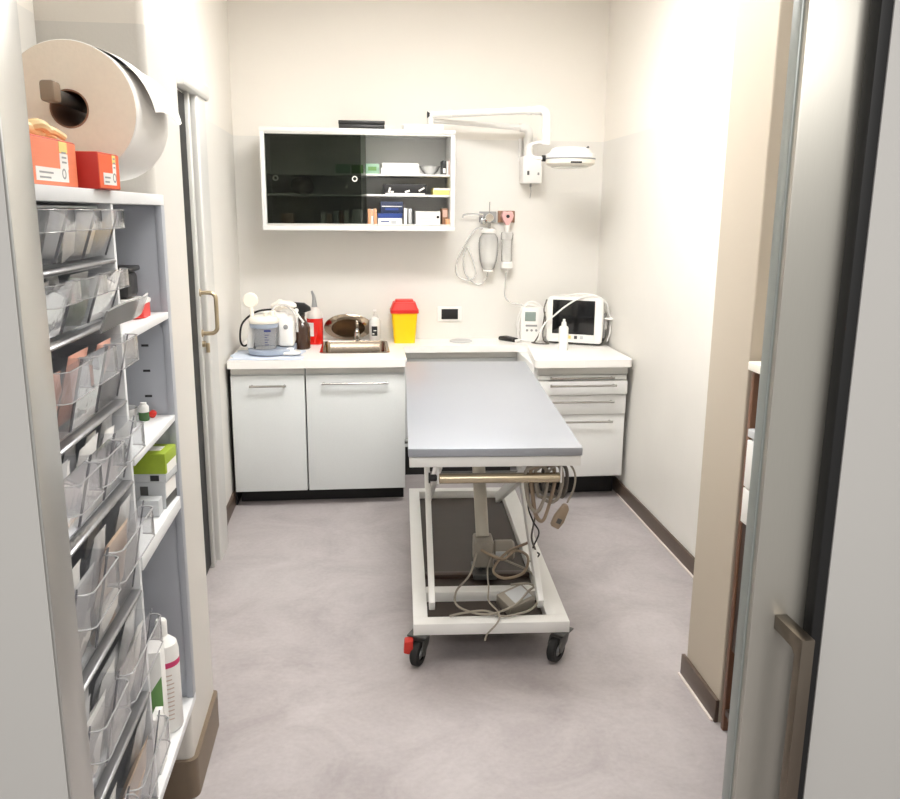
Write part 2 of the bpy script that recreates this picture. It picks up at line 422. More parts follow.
# ceiling luminaires
for k, (x, y, w, l, s) in enumerate(LIGHTS):
    t = thing('ceiling_light', ['square white ceiling light panel over the back counter', 'square white ceiling light panel over the near end of the room'][k], 'ceiling light', (x, y, ZC))
    m = MB(); m.box(-w/2-.02, w/2+.02, -l/2-.02, l/2+.02, -.03, -.0005, .003); m.put('frame', WHITE, t)
    m = MB(); m.box(-w/2, w/2, -l/2, l/2, -.036, -.03); m.put('diffuser', emit('panel_glow', LCOL, s), t)

# ------------------------------------------------------------------ base cabinets and worktop
def cabinet_handle(root, x0, x1, y, z, door=None, r=.0065):
    m = MB(); m.cyl((x0-.012, y-.03, z), (x1+.012, y-.03, z), r, n=12)
    for x in (x0, x1): m.cyl((x, y-.03, z), (x, y, z), r*.9, n=10)
    return m.put('handle', STEEL, door or root)
# unit 1
t = thing('base_cabinet', 'narrow grey base cabinet with one door at the left end', 'cabinet', (-.525, 5.1, .1))
m = MB(); m.box(-.209, .207, -.335, .38, .0, .735, .002); m.put('carcass', LAM, t)
m = MB(); m.box(-.206, .204, -.345, -.336, .695, .733, .001); m.put('top_rail', ALUP, t)
m = MB(); m.box(-.208, .205, -.36, -.338, .0, .688, .003); dd = m.put('door', LAM, t)
cabinet_handle(t, -.09, .092, -.36, .632, dd)
# unit 2
t = thing('base_cabinet', 'wide grey base cabinet with one door under the sink', 'cabinet', (-.03, 5.1, .1))
m = MB()
m.box(-.282, .285, -.335, .38, .0, .5, .002); m.box(-.282, -.262, -.335, .38, .5, .735); m.box(.265, .285, -.335, .38, .5, .735); m.box(-.262, .265, -.335, -.2, .5, .735)
m.put('carcass', LAM, t)
m = MB(); m.box(-.28, .283, -.345, -.336, .695, .733, .001); m.put('top_rail', ALUP, t)
m = MB(); m.box(-.281, .284, -.36, -.338, .0, .688, .003); dd = m.put('door', LAM, t)
cabinet_handle(t, -.18, .175, -.36, .642, dd)
# knee-space panel
t = thing('modesty_panel', 'pale panel under the set-back middle of the worktop behind the table', 'cabinet panel', (.63, 5.27, .2))
m = MB(); m.box(-.372, .4, 0, .02, 0, .585, .002); m.put('panel', LAM, t)
m = MB(); m.box(-.372, .4, -.012, 0, .59, .634, .001); m.put('top_rail', ALUP, t)
# drawer unit
t = thing('drawer_unit', 'white four-drawer unit at the right end of the counter', 'drawer unit', (1.285, 5.1, .15))
m = MB(); m.box(-.28, .28, -.39, .155, 0, .684, .002); m.put('carcass', LAMW, t)
m = MB(); m.box(-.262, .278, -.41, -.391, .632, .683, .001); m.put('top_rail', ALUP, t)
for z0, z1, dy, hz, hw in ((.600, .628, 0, .614, .18), (.516, .598, .028, .575, .185), (.395, .512, .012, .475, .18), (.012, .391, 0, .352, .18)):
    m = MB(); m.box(-.252, .272, -.412-dy, -.391, z0, z1, .003); dd = m.put('drawer', LAMW, t)
    cabinet_handle(t, -hw, hw, -.412-dy, hz, dd)
# plinths
m = MB(); m.box(-.72, .25, 4.86, 4.88, 0, .098); m.box(-.745, -.736, 4.80, 5.4, 0, .83); solo(m, 'plinth', TOEK, 'black recessed plinth under the two left cabinets and black sheet as shade in the wall gap', 'plinth')  # upright black sheet stands in for the shade between cabinet and wall
m = MB(); m.box(.27, .99, 5.3, 5.32, 0, .198); solo(m, 'plinth', TOEK, 'black recessed plinth under the middle panel behind the table', 'plinth')
m = MB(); m.box(1.01, 1.56, 4.86, 4.88, 0, .148); solo(m, 'plinth', TOEK, 'black recessed plinth under the four-drawer unit', 'plinth')
# worktop
def arc(cx, cy, r, a0, a1, n=6): return [(cx+r*math.cos(R(a0+(a1-a0)*k/n)), cy+r*math.sin(R(a0+(a1-a0)*k/n))) for k in range(n+1)]
out_ = [(-.742, 4.70)]+arc(.245, 4.72, .02, -90, 0)+[(.265, 5.18)]+[(.275, 5.195)]+[(1.045, 5.195), (1.06, 5.18)]+arc(1.025, 4.645, .03, 180, 270)+arc(1.54, 4.645, .03, 270, 360)+[(1.57, YB-.002), (-.742, YB-.002)]
hx0, hx1, hy0, hy1 = -.225, .16, 4.955, 5.40
hole = arc(hx0+.03, hy0+.03, .03, 180, 270)+arc(hx1-.03, hy0+.03, .03, 270, 360)+arc(hx1-.03, hy1-.03, .03, 0, 90)+arc(hx0+.03, hy1-.03, .03, 90, 180)
t = WT = thing('worktop', 'long white worktop with set-back middle along the back wall', 'worktop', (.4, 5.1, .836))
bm_ = MB(); bm = bm_.bm
es = []
for loop in (out_, hole):
    vs = [bm.verts.new((x-.4, y-5.1, .044)) for x, y in loop]
    es += [bm.edges.new((vs[i], vs[(i+1) % len(vs)])) for i in range(len(vs))]
r = bmesh.ops.triangle_fill(bm, use_beauty=True, edges=es)
fs = [g for g in r['geom'] if isinstance(g, bmesh.types.BMFace)]
ex = bmesh.ops.extrude_face_region(bm, geom=fs)
for v in [g for g in ex['geom'] if isinstance(g, bmesh.types.BMVert)]: v.co.z = 0
o = bm_.put('slab', CTOP, t)
bv = o.modifiers.new('bevel', 'BEVEL'); bv.width = .005; bv.segments = 3; bv.limit_method = 'ANGLE'; bv.angle_limit = R(50)
# sink
t = thing('sink', 'stainless steel sink bowl set into the white worktop', 'sink', (-.0325, 5.1775, .88))
def loopz(ins, z): 
    x0, x1, y0, y1 = hx0-t.location.x+ins, hx1-t.location.x-ins, hy0-t.location.y+ins, hy1-t.location.y-ins
    rr = max(.012, .03-ins*.3)
    return [Vector((x, y, z)) for x, y in arc(x0+rr, y0+rr, rr, 180, 270)+arc(x1-rr, y0+rr, rr, 270, 360)+arc(x1-rr, y1-rr, rr, 0, 90)+arc(x0+rr, y1-rr, rr, 90, 180)]
m = MB(); rings = []
for ins, z in ((-.016, .0005), (-.012, .004), (.002, .004), (.006, -.004), (.012, -.15), (.03, -.17), (.16, -.174)):
    rings.append([m.bm.verts.new(p) for p in loopz(ins, z)])
for A, B in zip(rings, rings[1:]):
    n_ = len(A)
    for k in range(n_): m.bm.faces.new((A[k], A[(k+1) % n_], B[(k+1) % n_], B[k]))
m.bm.faces.new(rings[-1]); m.put('bowl', STEELD, t)
m = MB(); m.lathe([(0, -.172), (.03, -.172), (.034, -.17), (.036, -.1735)], (0, 0, 0), 24); m.put('drain', CHROME, t)
# tap
t = thing('tap', 'small chrome mixer tap behind the sink', 'tap', (-.018, 5.445, .88))
m = MB(); m.lathe([(0, 0), (.026, 0), (.026, .008), (.02, .012), (.02, .085), (.017, .1), (0, .102)], (0, 0, 0), 24); m.put('body', CHROME, t)
m = MB(); m.tube([(0, -.01, .06), (0, -.06, .085), (0, -.11, .085), (0, -.125, .07)], .011, 12, 6); m.put('spout', CHROME, t)
m = MB(); m.lathe([(0, .102), (.019, .102), (.021, .115), (.016, .13), (0, .134)], (0, 0, 0), 20); m.box(-.006, .006, -.06, .0, .126, .136, .003); m.put('lever', CHROME, t)

# ------------------------------------------------------------------ wall cabinet
t = thing('wall_cabinet', 'white wall cabinet with sliding dark glass doors and open right half', 'cabinet', (.010, 5.15, 1.59))
hw, hh = .573, .588
m = MB()
m.box(-hw, hw, 0, .345, 0, .028, .003); m.box(-hw, hw, 0, .345, hh-.024, hh, .003); m.box(-hw, -hw+.026, 0, .345, .0285, hh-.0245, .003); m.box(hw-.026, hw, 0, .345, .0285, hh-.0245, .003)
m.box(-hw+.02, hw-.02, .335, .345, .02, hh-.02)
m.put('body', LAMW, t)
m = MB(); m.box(-hw+.026, hw-.026, .004, .03, .029, .04, .001); m.box(-hw+.026, hw-.026, .004, .03, hh-.036, hh-.025, .001); m.put('track', ALUP, t)
for z in (.203, .323):
    m = MB(); m.box(-hw+.027, hw-.027, .045, .334, z, z+.012, .001); m.put('shelf', LAMW, t)
for x0, x1, y, kx in ((-hw+.03, .042, .008, -.026), (-hw+.028, .012, .02, -.49)):
    m = MB(); m.box(x0, x1, y, y+.005, .041, hh-.037); g = m.put('door', SMOKE, t)
    m = MB(); m.lathe([(.0105, -.002), (.0165, -.002), (.0165, .002), (.0105, .002), (.0105, -.002)], (kx, y-.002, .302), 24, Matrix.Rotation(PI/2, 4, 'X')); m.put('finger_ring', ALU if y > .01 else WHITE, g)
def carton(x0, x1, z, h, d, mt, label, cat='box', y=5.21, group='boxes in the wall cabinet', band=None, name='carton', spots=None, rz=0):
    cx = (x0+x1)/2
    t = thing(name, label, cat, (cx, y, z), rz, group)
    w = (x1-x0)/2
    m = MB(); m.box(-w, w, 0, d, 0, h, .0015); m.put('box', mt, t)
    if band:
        (u0, u1, v0, v1, bm_) = band
        m = MB(); m.box(-w+u0*2*w, -w+u1*2*w, -.0008, .001, v0*h, v1*h); m.put('printed_panel', bm_, t)
    if spots:
        for (u, v, su, sv, a, mt2) in spots:
            m = MB(); m.box(-w+u*2*w-su/2, -w+u*2*w+su/2, -.0012, .0008, v*h-sv/2, v*h+sv/2, rot=Matrix.Rotation(a, 3, 'Y')); m.put('printed_mark', mt2, t)
    return t
X = lambda p: -.556+(p-262)*.00592
Z1, Z2, Z3 = 1.59+.0285, 1.59+.2155, 1.59+.3355
carton(X(364), X(378), Z3, .058, .16, PGREEN, 'pale green box on the top shelf of the wall cabinet, half behind the dark glass', band=(.2, .8, .3, .7, MGREEN))
carton(X(379.5), X(419), Z3, .034, .2, CARDW, 'long low white box on the top shelf of the wall cabinet', spots=[(.5, .5, .12, .004, 0, CARDG)])
carton(X(381), X(418), Z3+.0345, .03, .18, CARDW, 'long white box lying upon another on the top shelf of the wall cabinet')
m = MB(); m.lathe([(0, .001), (.028, .001), (.05, .022), (.064, .05), (.066, .052), (.062, .05), (.048, .024), (.027, .004), (0, .004)], (0, 0, 0), 28)
solo(m, 'plastic_bowl', FROST, 'clear plastic bowl on the top shelf of the wall cabinet', 'bowl', (X(430.5), 5.29, Z3))
carton(X(442.5), X(446.3), Z3, .082, .14, CARDK, 'thin black upright box on the top shelf of the wall cabinet', band=(.15, .85, .1, .45, CARDW))
carton(X(446.8), X(448.6), Z3, .078, .14, CARDW, 'thin white upright box between black and pinkish ones in the wall cabinet')
carton(X(449), X(452.3), Z3, .085, .14, CARDP, 'thin pinkish upright box at the right end of the top cabinet shelf')
carton(X(382), X(426.5), Z2, .062, .18, CARDK, 'flat black box with white marks on the middle cabinet shelf', spots=[(.14, .42, .012, .03, .3, CARDW), (.2, .25, .02, .01, 0, CARDW), (.55, .3, .03, .012, -.3, CARDW), (.88, .5, .04, .01, -.5, CARDW), (.5, .07, .24, .008, 0, CARDW)])
carton(X(433), X(452), Z2, .04, .18, CARDY, 'flat yellow box on the middle cabinet shelf', band=(.02, .98, .7, .98, CARDW))
carton(X(365.8), X(368.8), Z1, .1, .14, CARDO, 'thin peach upright box nearest the dark glass on the bottom cabinet shelf')
carton(X(369), X(371.6), Z1, .098, .14, CARDW, 'thin white upright box between two peach ones on the bottom cabinet shelf', band=(.1, .9, .6, .95, CARDO))
carton(X(372), X(375), Z1, .102, .14, CARDO, 'thin peach upright box left of the blue and white box in the wall cabinet')
carton(X(376), X(401), Z1, .075, .16, CARDW, 'white box with a blue band on the bottom cabinet shelf', band=(0, 1, .62, 1, CARDB), spots=[(.3, .35, .05, .006, 0, CARDB), (.65, .3, .03, .02, 0, CARDG)])
carton(X(379), X(402), Z1+.0755, .07, .15, CARDBD, 'navy box stacked on the blue-banded white box in the wall cabinet', band=(.05, .95, .55, .62, CARDW), spots=[(.5, .35, .08, .012, 0, CARDB)])
carton(X(402.8), X(406.2), Z1, .105, .14, CARDW, 'thin white upright box right of the navy box in the wall cabinet')
carton(X(407.5), X(410.8), Z1, .103, .14, CARDG, 'thin pale grey upright box on the bottom cabinet shelf')
carton(X(415), X(440.5), Z1, .088, .16, CARDW, 'white box with a dark star mark on the bottom cabinet shelf', spots=[(.9, .62, .014, .014, .78, INK), (.9, .62, .014, .014, 0, INK), (.4, .35, .07, .006, 0, CARDG), (.4, .5, .06, .006, 0, CARDG)])
carton(X(443), X(449), Z1, .108, .12, CARDBR, 'brown upright box at the right end of the bottom cabinet shelf', y=5.25, band=(.1, .9, .5, .9, CARDP))
carton(X(446), X(452), Z1, .045, .05, CARDO, 'small orange box in front of the brown box in the wall cabinet', y=5.19)
# things behind the dark glass
gg = 'boxes behind the dark glass of the wall cabinet'
carton(X(334), X(349), Z3, .052, .14, PGREEN, 'pale green box behind the dark glass, left of another on the top shelf', group=gg)
carton(X(350), X(362), Z3, .05, .14, MGREEN, 'mid green box behind the dark glass on the top shelf', group=gg)
carton(X(350.5), X(360.5), Z1, .095, .14, CARDG, 'pale grey upright box behind the dark glass near its finger ring', group=gg)
for k, (p0, p1, h, q, w) in enumerate(((331, 336, .085, CARDG, 'grey'), (336.6, 341, .09, CARDBR, 'brown'), (342, 346, .088, CARDW, 'white'), (318, 323, .08, CARDW, 'white'), (324, 329.5, .07, CARDP, 'pinkish'))):
    carton(X(p0), X(p1), Z1, h, .13, q, ['grey upright box behind the dark glass right of the pinkish one', 'brown upright box behind the dark glass on the bottom shelf', 'white upright box behind the dark glass right of the brown one', 'white upright box behind the dark glass left of the pinkish one', 'pinkish upright box behind the dark glass on the bottom shelf'][k], group=gg)
m = MB(); m.blob((0, 0, .055), .07, .07, .054, 3, .35, 3); solo(m, 'cloth_bag', mat('dark_bag', srgb(110, 104, 98), .8), 'rounded grey bag behind the dark glass on the middle shelf', 'bag', (X(300), 5.30, Z2))
carton(X(278), X(290), Z1, .07, .14, CARDP, 'low pinkish box behind the dark glass at the far left', group=gg)
# on top of the wall cabinet
t = thing('flat_case', 'flat black case lying on top of the wall cabinet', 'case', (.03, 5.2, 1.59+hh))
m = MB(); m.box(-.135, .135, 0, .2, 0, .028, .003); m.put('base', BLACK, t)
m = MB(); m.box(-.137, .137, -.002, .202, .0285, .05, .003); m.put('lid', BLACK, t)
t = thing('flat_box', 'flat white box with faint print on top of the wall cabinet', 'box', (.395, 5.2, 1.59+hh))
m = MB(); m.box(-.12, .12, 0, .15, 0, .036, .002); m.put('box', CARDW, t)
m = MB(); m.box(-.02, .06, -.001, .001, .014, .02); m.put('printed_line', CARDG, t)
m = MB(); m.box(-.118, -.1, -.001, .001, .008, .028, .0005); m.put('printed_mark', CARDG, t)
# ------------------------------------------------------------------ surgical lamp on the wall
t = thing('surgical_lamp', 'white wall-mounted surgical lamp with jointed arm and round head', 'lamp', (1.095, 5.5, 1.885))
m = MB(); m.box(-.035, .05, -.03, -.001, .16, .29, .004); m.box(-.066, -.05, -.02, -.001, .14, .28, .003); m.put('wall_plate', WHITE, t)
m = MB(); m.box(-.062, .06, -.16, -.031, .0, .165, .008); hb = m.put('control_box', WHITE, t)
m = MB(); m.box(-.036, -.022, -.163, -.159, .05, .075, .002); m.put('switch', DGREY, hb)
m = MB(); m.box(.03, .042, -.163, -.159, .05, .066, .002); m.put('switch', GREYP, hb)
m = MB(); m.cyl((.0, -.1, .001), (.0, -.1, -.02), .006); m.tube([(0, -.1, -.015), (.004, -.1, -.05), (.0, -.09, -.09)], .002, 6, 4); m.put('power_lead', GREYP, hb)
m = MB(); m.tube([(-.02, -.11, .16), (-.02, -.11, .27), (-.022, -.11, .315), (-.045, -.112, .335), (-.08, -.115, .337)], .026, 16, 5); m.put('lower_elbow', WHITE, t)
m = MB(); m.tube([(-.07, -.115, .337), (-.36, -.135, .352), (-.63, -.155, .364)], .018, 14, 1, r1=.013); m.box(-.39, -.24, -.156, -.15, .341, .347, .0005); m.put('wall_arm', WHITE, t)
m = MB(); m.cyl((-.645, -.17, .335), (-.645, -.17, .42), .021, bev=.003); m.put('joint', WHITE, t)
m = MB(); m.cyl((-.667, -.172, .396), (-.647, -.172, .396), .02); m.put('joint_cap', INK, t)
m = MB(); m.tube([(-.645, -.172, .395), (-.5, -.235, .4), (-.12, -.41, .405), (-.03, -.45, .405)], .0215, 16, 2)
for q in ((-.53, -.222, .399), (-.085, -.424, .405)): m.cyl((q[0]-.012, q[1]+.005, q[2]), (q[0]+.012, q[1]-.005, q[2]), .0255)
m.put('front_arm', WHITE, t)
m = MB(); m.tube([(-.05, -.442, .405), (-.02, -.455, .403), (.004, -.466, .385), (.01, -.47, .345), (.01, -.47, .21)], .026, 16, 6); m.cyl((.01, -.47, .28), (.01, -.47, .295), .0285); m.put('upper_elbow', WHITE, t)
m = MB(); m.tube([(.03, -.47, .22), (-.05, -.46, .22), (-.09, -.47, .19), (-.085, -.5, .145), (-.04, -.53, .128), (.0, -.535, .128)], .009, 10, 6); m.put('yoke', WHITE, t)
m = MB(); m.cyl((-.025, -.535, .128), (.005, -.535, .128), .018); m.put('pivot_knob', BLACK, t)
hc = (.14, -.54, .118)
m = MB(); m.lathe([(0, .075), (.085, .073), (.105, .065), (.118, .045), (.142, .035), (.147, .022), (.147, .012), (0, .012)], hc, 40); hd = m.put('head', WHITE, t)
m = MB(); m.lathe([(0, .0115), (.148, .0115), (.148, .004), (0, .004)], hc, 40); m.put('seam_ring', GREYP, hd)
m = MB(); m.lathe([(0, .0035), (.146, .0035), (.143, -.02), (.12, -.034), (0, -.036)], hc, 40); m.put('lens_ring', OFFW, hd)
m = MB(); m.lathe([(0, -.0365), (.112, -.0365), (.1, -.041), (0, -.042)], hc, 40); ln = m.put('lens', LAMPG, hd)
m = MB(); m.box(hc[0]-.03, hc[0]+.035, hc[1]-.145, hc[1]-.137, hc[2]-.022, hc[2]-.012, .001); m.put('dark_slot', INK, hd)
m = MB(); m.cyl((hc[0]+.085, hc[1], hc[2]+.055), (hc[0]+.108, hc[1]-.005, hc[2]+.08), .006); m.put('latch_pin', DGREY, hd)

# ------------------------------------------------------------------ suction bottle and oxygen flowmeter on the wall
t = thing('suction_bottle', 'clear egg-shaped suction bottle hanging on the wall by its chrome regulator', 'suction bottle', (.835, 5.5, 1.34))
m = MB(); m.box(-.055, .055, -.02, -.001, .3, .37, .003); m.put('wall_bracket', GREYP, t)
m = MB(); m.cyl((0, -.03, .33), (0, -.10, .33), .028, bev=.004); m.cyl((0, -.1, .33), (0, -.106, .33), .024); m.cyl((-.035, -.05, .345), (-.06, -.05, .35), .012); m.box(-.05, -.02, -.06, -.02, .29, .325, .003); m.put('regulator', CHROME, t)
m = MB(); m.cyl((.003, -.075, .3), (.003, -.075, .43), .003); m.cyl((.003, -.075, .25), (.003, -.075, .31), .009); m.put('stem', STEEL, t)
m = MB(); m.lathe([(0, 0), (.028, 0), (.042, .015), (.056, .06), (.064, .12), (.066, .165), (.06, .205), (.045, .228), (.034, .236), (.034, .25)], (0, -.075, 0), 28); m.put('jar', FROST, t)
m = MB(); m.lathe([(0, .262), (.036, .262), (.05, .25), (.05, .236), (.036, .232), (0, .232)], (0, -.075, 0), 28); m.put('lid', WHITE, t)
m = MB(); m.blob((.01, -.075, .075), .016, .016, .02, 1, 0, 2); m.put('float_ball', WHITE, t)
m = MB(); m.lathe([(0, -.012), (.034, -.012), (.036, -.006), (.03, .0), (0, 0)], (0, -.075, 0), 24); m.put('base_cap', WHITE, t)
m = MB()
m.tube([(-.06, -.05, .35), (-.12, -.05, .352), (-.16, -.04, .345), (-.165, -.035, .33)], .006, 8, 5)
m.put('outlet_tube', FROST, t)
m = MB(); m.tube([(.83, 5.44, 1.60), (.76, 5.46, 1.60), (.70, 5.47, 1.52), (.64, 5.475, 1.40), (.635, 5.475, 1.31), (.70, 5.475, 1.27), (.76, 5.475, 1.30), (.74, 5.475, 1.40), (.70, 5.48, 1.48), (.68, 5.48, 1.40), (.70, 5.48, 1.30), (.78, 5.48, 1.24), (.83, 5.475, 1.28), (.84, 5.47, 1.35)], .006, 8, 6)
tub = m.put('suction_tubing', FROST, t); tub.location = (-.835, -5.5, -1.34)
t = thing('oxygen_humidifier', 'narrow clear humidifier bottle with pinkish clip hanging on the wall', 'humidifier', (.958, 5.5, 1.34))
m = MB(); m.box(-.055, .055, -.02, -.001, .3, .375, .003); m.put('wall_bracket', CARDBR, t)
m = MB(); m.prism([(-.04, .345), (-.028, .372), (-.006, .37), (0, .36), (.006, .37), (.028, .372), (.04, .345), (.03, .315), (0, .275), (-.03, .315)], 'y', -.075, -.022, .004); m.put('clip', PINKM, t)
m = MB(); m.cyl((0, -.08, .34), (0, -.076, .34), .011); m.put('clip_hole', INK, t)
m = MB(); m.cyl((0, -.06, .235), (0, -.06, .285), .011, .016); m.put('neck', WHITE, t)
m = MB(); m.lathe([(0, .24), (.034, .24), (.04, .232), (.04, .195), (.036, .19), (0, .19)], (0, -.06, 0), 24); m.put('lid', FROST, t)
m = MB(); m.lathe([(.035, .19), (.035, .055), (.03, .05)], (0, -.06, 0), 24); m.cyl((0, -.06, .06), (0, -.06, .19), .006, n=8); m.put('jar', FROST, t)
m = MB(); m.lathe([(0, .052), (.034, .052), (.04, .045), (.04, .012), (.03, .005), (.012, .0), (.012, -.018), (0, -.018)], (0, -.06, 0), 24); m.put('base', WHITE, t)
m = MB(); m.tube([(.958, 5.44, 1.32), (.955, 5.46, 1.24), (.96, 5.47, 1.16), (1.0, 5.46, 1.12), (1.06, 5.44, 1.11), (1.09, 5.42, 1.09), (1.12, 5.40, 1.10)], .005, 8, 6)
hs = m.put('oxygen_hose', FROST, t); hs.location = (-.958, -5.5, -1.34)

# ------------------------------------------------------------------ power outlet plate
t = thing('wall_outlet', 'white wall outlet plate with black insert above the worktop', 'outlet', (.593, 5.5, 1.045))
m = MB(); m.box(-.082, .082, -.012, -.001, -.05, .05, .005); m.put('plate', WHITE, t)
m = MB(); m.box(-.055, .055, -.0155, -.012, -.034, .034, .002); m.put('insert', BLACK, t)

# ------------------------------------------------------------------ things on the worktop
ZT = .8802
# cloth
def clothf(u, v):
    x = -.19+.40*u; y = -.165+.35*v
    x += .03*noise.noise(Vector((v*3, 1, 0))); y += .035*noise.noise(Vector((u*3, 5, 0)))-.03*abs(u-.45)*v
    return (x, y, .0035+.006*abs(noise.noise(Vector((u*5, v*5, 2)))))
m = MB(); m.sheet(clothf, 26, 22, .002)
solo(m, 'cloth', CLOTH, 'pale blue folded cloth lying under the suction pump', 'cloth', (-.545, 4.885, ZT))
# suction pump
t = thing('suction_pump', 'white suction pump with clear collecting jar on the pale blue cloth', 'suction pump', (-.53, 4.95, ZT+.012))
m = MB(); m.prism(rrect(-.12, .15, -.14, .16, (.1, .1, .04, .04)), 'z', 0, .03, .006); m.put('base', BLUEG, t)
m = MB(); m.prism([(-.11, .031), (.135, .031), (.13, .14), (.10, .215), (-.02, .235), (-.09, .22), (-.115, .15)], 'y', .03, .155, .012); m.prism([(-.125, .031), (-.085, .031), (-.075, .2), (-.105, .2)], 'y', -.06, .05, .008); m.box(.055, .145, -.03, .15, .031, .2, .02); m.put('housing', WHITE, t)
jc = (-.02, -.06, 0)
m = MB(); m.lathe([(0, .034), (.066, .034), (.068, .04), (.073, .165)], jc, 36); m.put('jar', JARP, t)
m = MB(); m.lathe([(.07, .155), (.08, .155), (.082, .178), (.07, .178)], jc, 36); m.put('jar_rim', BLUEG, t)
m = MB(); m.lathe([(0, .18), (.083, .18), (.086, .186), (.086, .2), (.078, .212), (.05, .222), (0, .224)], jc, 36); m.cyl((.03, -.07, .22), (.03, -.07, .25), .016, bev=.003); m.cyl((-.005, -.1, .22), (-.005, -.1, .245), .012, bev=.003); m.put('jar_lid', OFFW, t)
m = MB(); m.cyl((-.085, -.05, .215), (-.09, -.05, .27), .014, .01); m.cyl((-.093, -.04, .308), (-.093, -.06, .308), .044, bev=.006); m.put('filter_disc', OFFW, t)
m = MB()
for k in range(5): m.box(-.012, .012-.008*(k % 2), -.1335, -.131, .06+.014*k, .063+.014*k)
m.box(-.014, .024, -.1345, -.132, .136, .146)
m.put('jar_scale', BLUEI, t)
m = MB(); m.lathe([(0, -.003), (.012, -.003), (.014, .0), (0, .006)], (.1, -.035, .15), 16, Matrix.Rotation(PI/2, 4, 'X')); m.put('dial', GREYP, t)
m = MB(); m.tube([(-.11, .09, .05), (-.16, .1, .02), (-.18, .09, .06), (-.165, .07, .15), (-.11, .04, .21), (-.05, .02, .24), (.03, .0, .25)], .006, 8, 6); m.put('hose', BLACK, t)
m = MB(); m.tube([(.03, -.07, .25), (.05, -.03, .275), (.1, .02, .27), (.13, .06, .24), (.16, .02, .2), (.165, -.02, .12)], .007, 8, 6); m.put('clear_hose', FROST, t)
# gauze bundle on the pump
m = MB(); m.blob((0, 0, .0), .06, .04, .03, 5, .5, 3, 22); m.blob((.045, 0, -.002), .05, .035, .026, 9, .5, 3, 22)
solo(m, 'gauze_bundle', GAUZE, 'crumpled white gauze lying on top of the suction pump', 'gauze', (-.47, 5.07, ZT+.275))
# white lid
t = thing('jar_lid', 'loose white round lid lying right of the suction pump', 'lid', (-.405, 4.87, ZT+.0135))
m = MB(); m.lathe([(0, 0), (.058, 0), (.062, .004), (.062, .012), (.055, .016), (0, .016)], (0, 0, 0), 32); m.put('disc', WHITE, t)
m = MB(); m.lathe([(0, .0162), (.022, .0162), (.022, .028), (.012, .034), (0, .034)], (0, 0, 0), 20); m.put('hub', WHITE, t)
# brown spray bottle
t = thing('spray_bottle', 'dark brown spray bottle with black trigger head', 'spray bottle', (-.352, 5.13, ZT))
m = MB(); m.lathe([(0, 0), (.045, 0), (.05, .006), (.05, .13), (.044, .15), (.026, .175), (.02, .185), (.02, .2), (0, .2)], (0, 0, 0), 28); m.put('bottle', BROWNB, t)
m = MB(); m.cyl((0, 0, .2005), (0, 0, .22), .022); m.prism([(-.062, .262), (-.05, .285), (.02, .28), (.055, .255), (.06, .235), (.02, .222), (-.02, .22), (-.035, .245)], 'y', -.016, .016, .004); m.put('trigger_head', BLACK, t)
m = MB(); m.tube([(-.03, -.02, .235), (-.02, -.03, .215), (.015, -.035, .165)], .006, 8, 4); m.cyl((-.028, -.02, .236), (-.028, .018, .236), .014); m.put('trigger', WHITE, t)
# red bottle
t = thing('wash_bottle', 'red liquid bottle with curved translucent spout against the back wall', 'bottle', (-.283, 5.32, ZT))
m = MB(); m.lathe([(0, 0), (.046, 0), (.051, .006), (.051, .165), (0, .165)], (0, 0, 0), 28); m.put('filled_body', REDL, t)
m = MB(); m.lathe([(.051, .1655), (.049, .19), (.035, .217), (.021, .235), (0, .235)], (0, 0, 0), 28); m.put('shoulder', TRANSW, t)
m = MB(); m.tube([(0, 0, .233), (0, 0, .265), (-.003, 0, .30), (-.014, 0, .335)], .019, 14, 5, r1=.006); m.put('spout', GREYP, t)
m = MB(); m.sheet(lambda u, v: (.0518*math.cos(R(-150+55*u)), .0518*math.sin(R(-150+55*u)), .055+.085*v), 10, 2); m.put('paper_label', CARDW, t)
# steel tray leaning on the wall
t = thing('kidney_tray', 'oval polished steel tray leaning on the wall behind the sink', 'tray', (-.075, 5.44, ZT), 0)
M_ = Matrix.Translation((0, .012, .088)) @ Matrix.Rotation(R(-80), 4, 'X')
m = MB(); m.M = M_.copy() @ Matrix.Rotation(PI, 4, 'X')
m.lathe([(0, .022), (.105, .022), (.125, .004), (.15, 0), (.157, -.004), (.157, -.001), (.15, .003), (.128, .008), (.108, .026), (0, .026)], (0, 0, 0), 48, None, 1, .56)
m.put('tray', STEELD, t)
# soap dispenser
t = thing('soap_dispenser', 'white pump bottle right of the sink tap', 'soap dispenser', (.098, 5.445, ZT))
m = MB(); m.lathe([(0, 0), (.034, 0), (.038, .006), (.038, .125), (.03, .142), (.016, .15), (.014, .156), (0, .156)], (0, 0, 0), 28); m.put('bottle', WHITE, t)
m = MB(); m.cyl((0, 0, .1565), (0, 0, .175), .014); m.cyl((0, 0, .175), (0, 0, .19), .005); m.box(-.012, .012, -.035, .012, .19, .2, .003); m.put('pump', WHITE, t)
m = MB(); m.sheet(lambda u, v: (.0384*math.cos(R(-125+58*u)), .0384*math.sin(R(-125+58*u)), .035+.062*v), 8, 2); lb = m.put('dark_label', INK, t)
m = MB(); m.sheet(lambda u, v: (.0387*math.cos(R(-117+20*u)), .0387*math.sin(R(-117+20*u)), .044+.008*v), 5, 1); m.sheet(lambda u, v: (.0387*math.cos(R(-105+28*u)), .0387*math.sin(R(-105+28*u)), .066+.006*v), 5, 1); m.put('label_print', CARDW, lb)
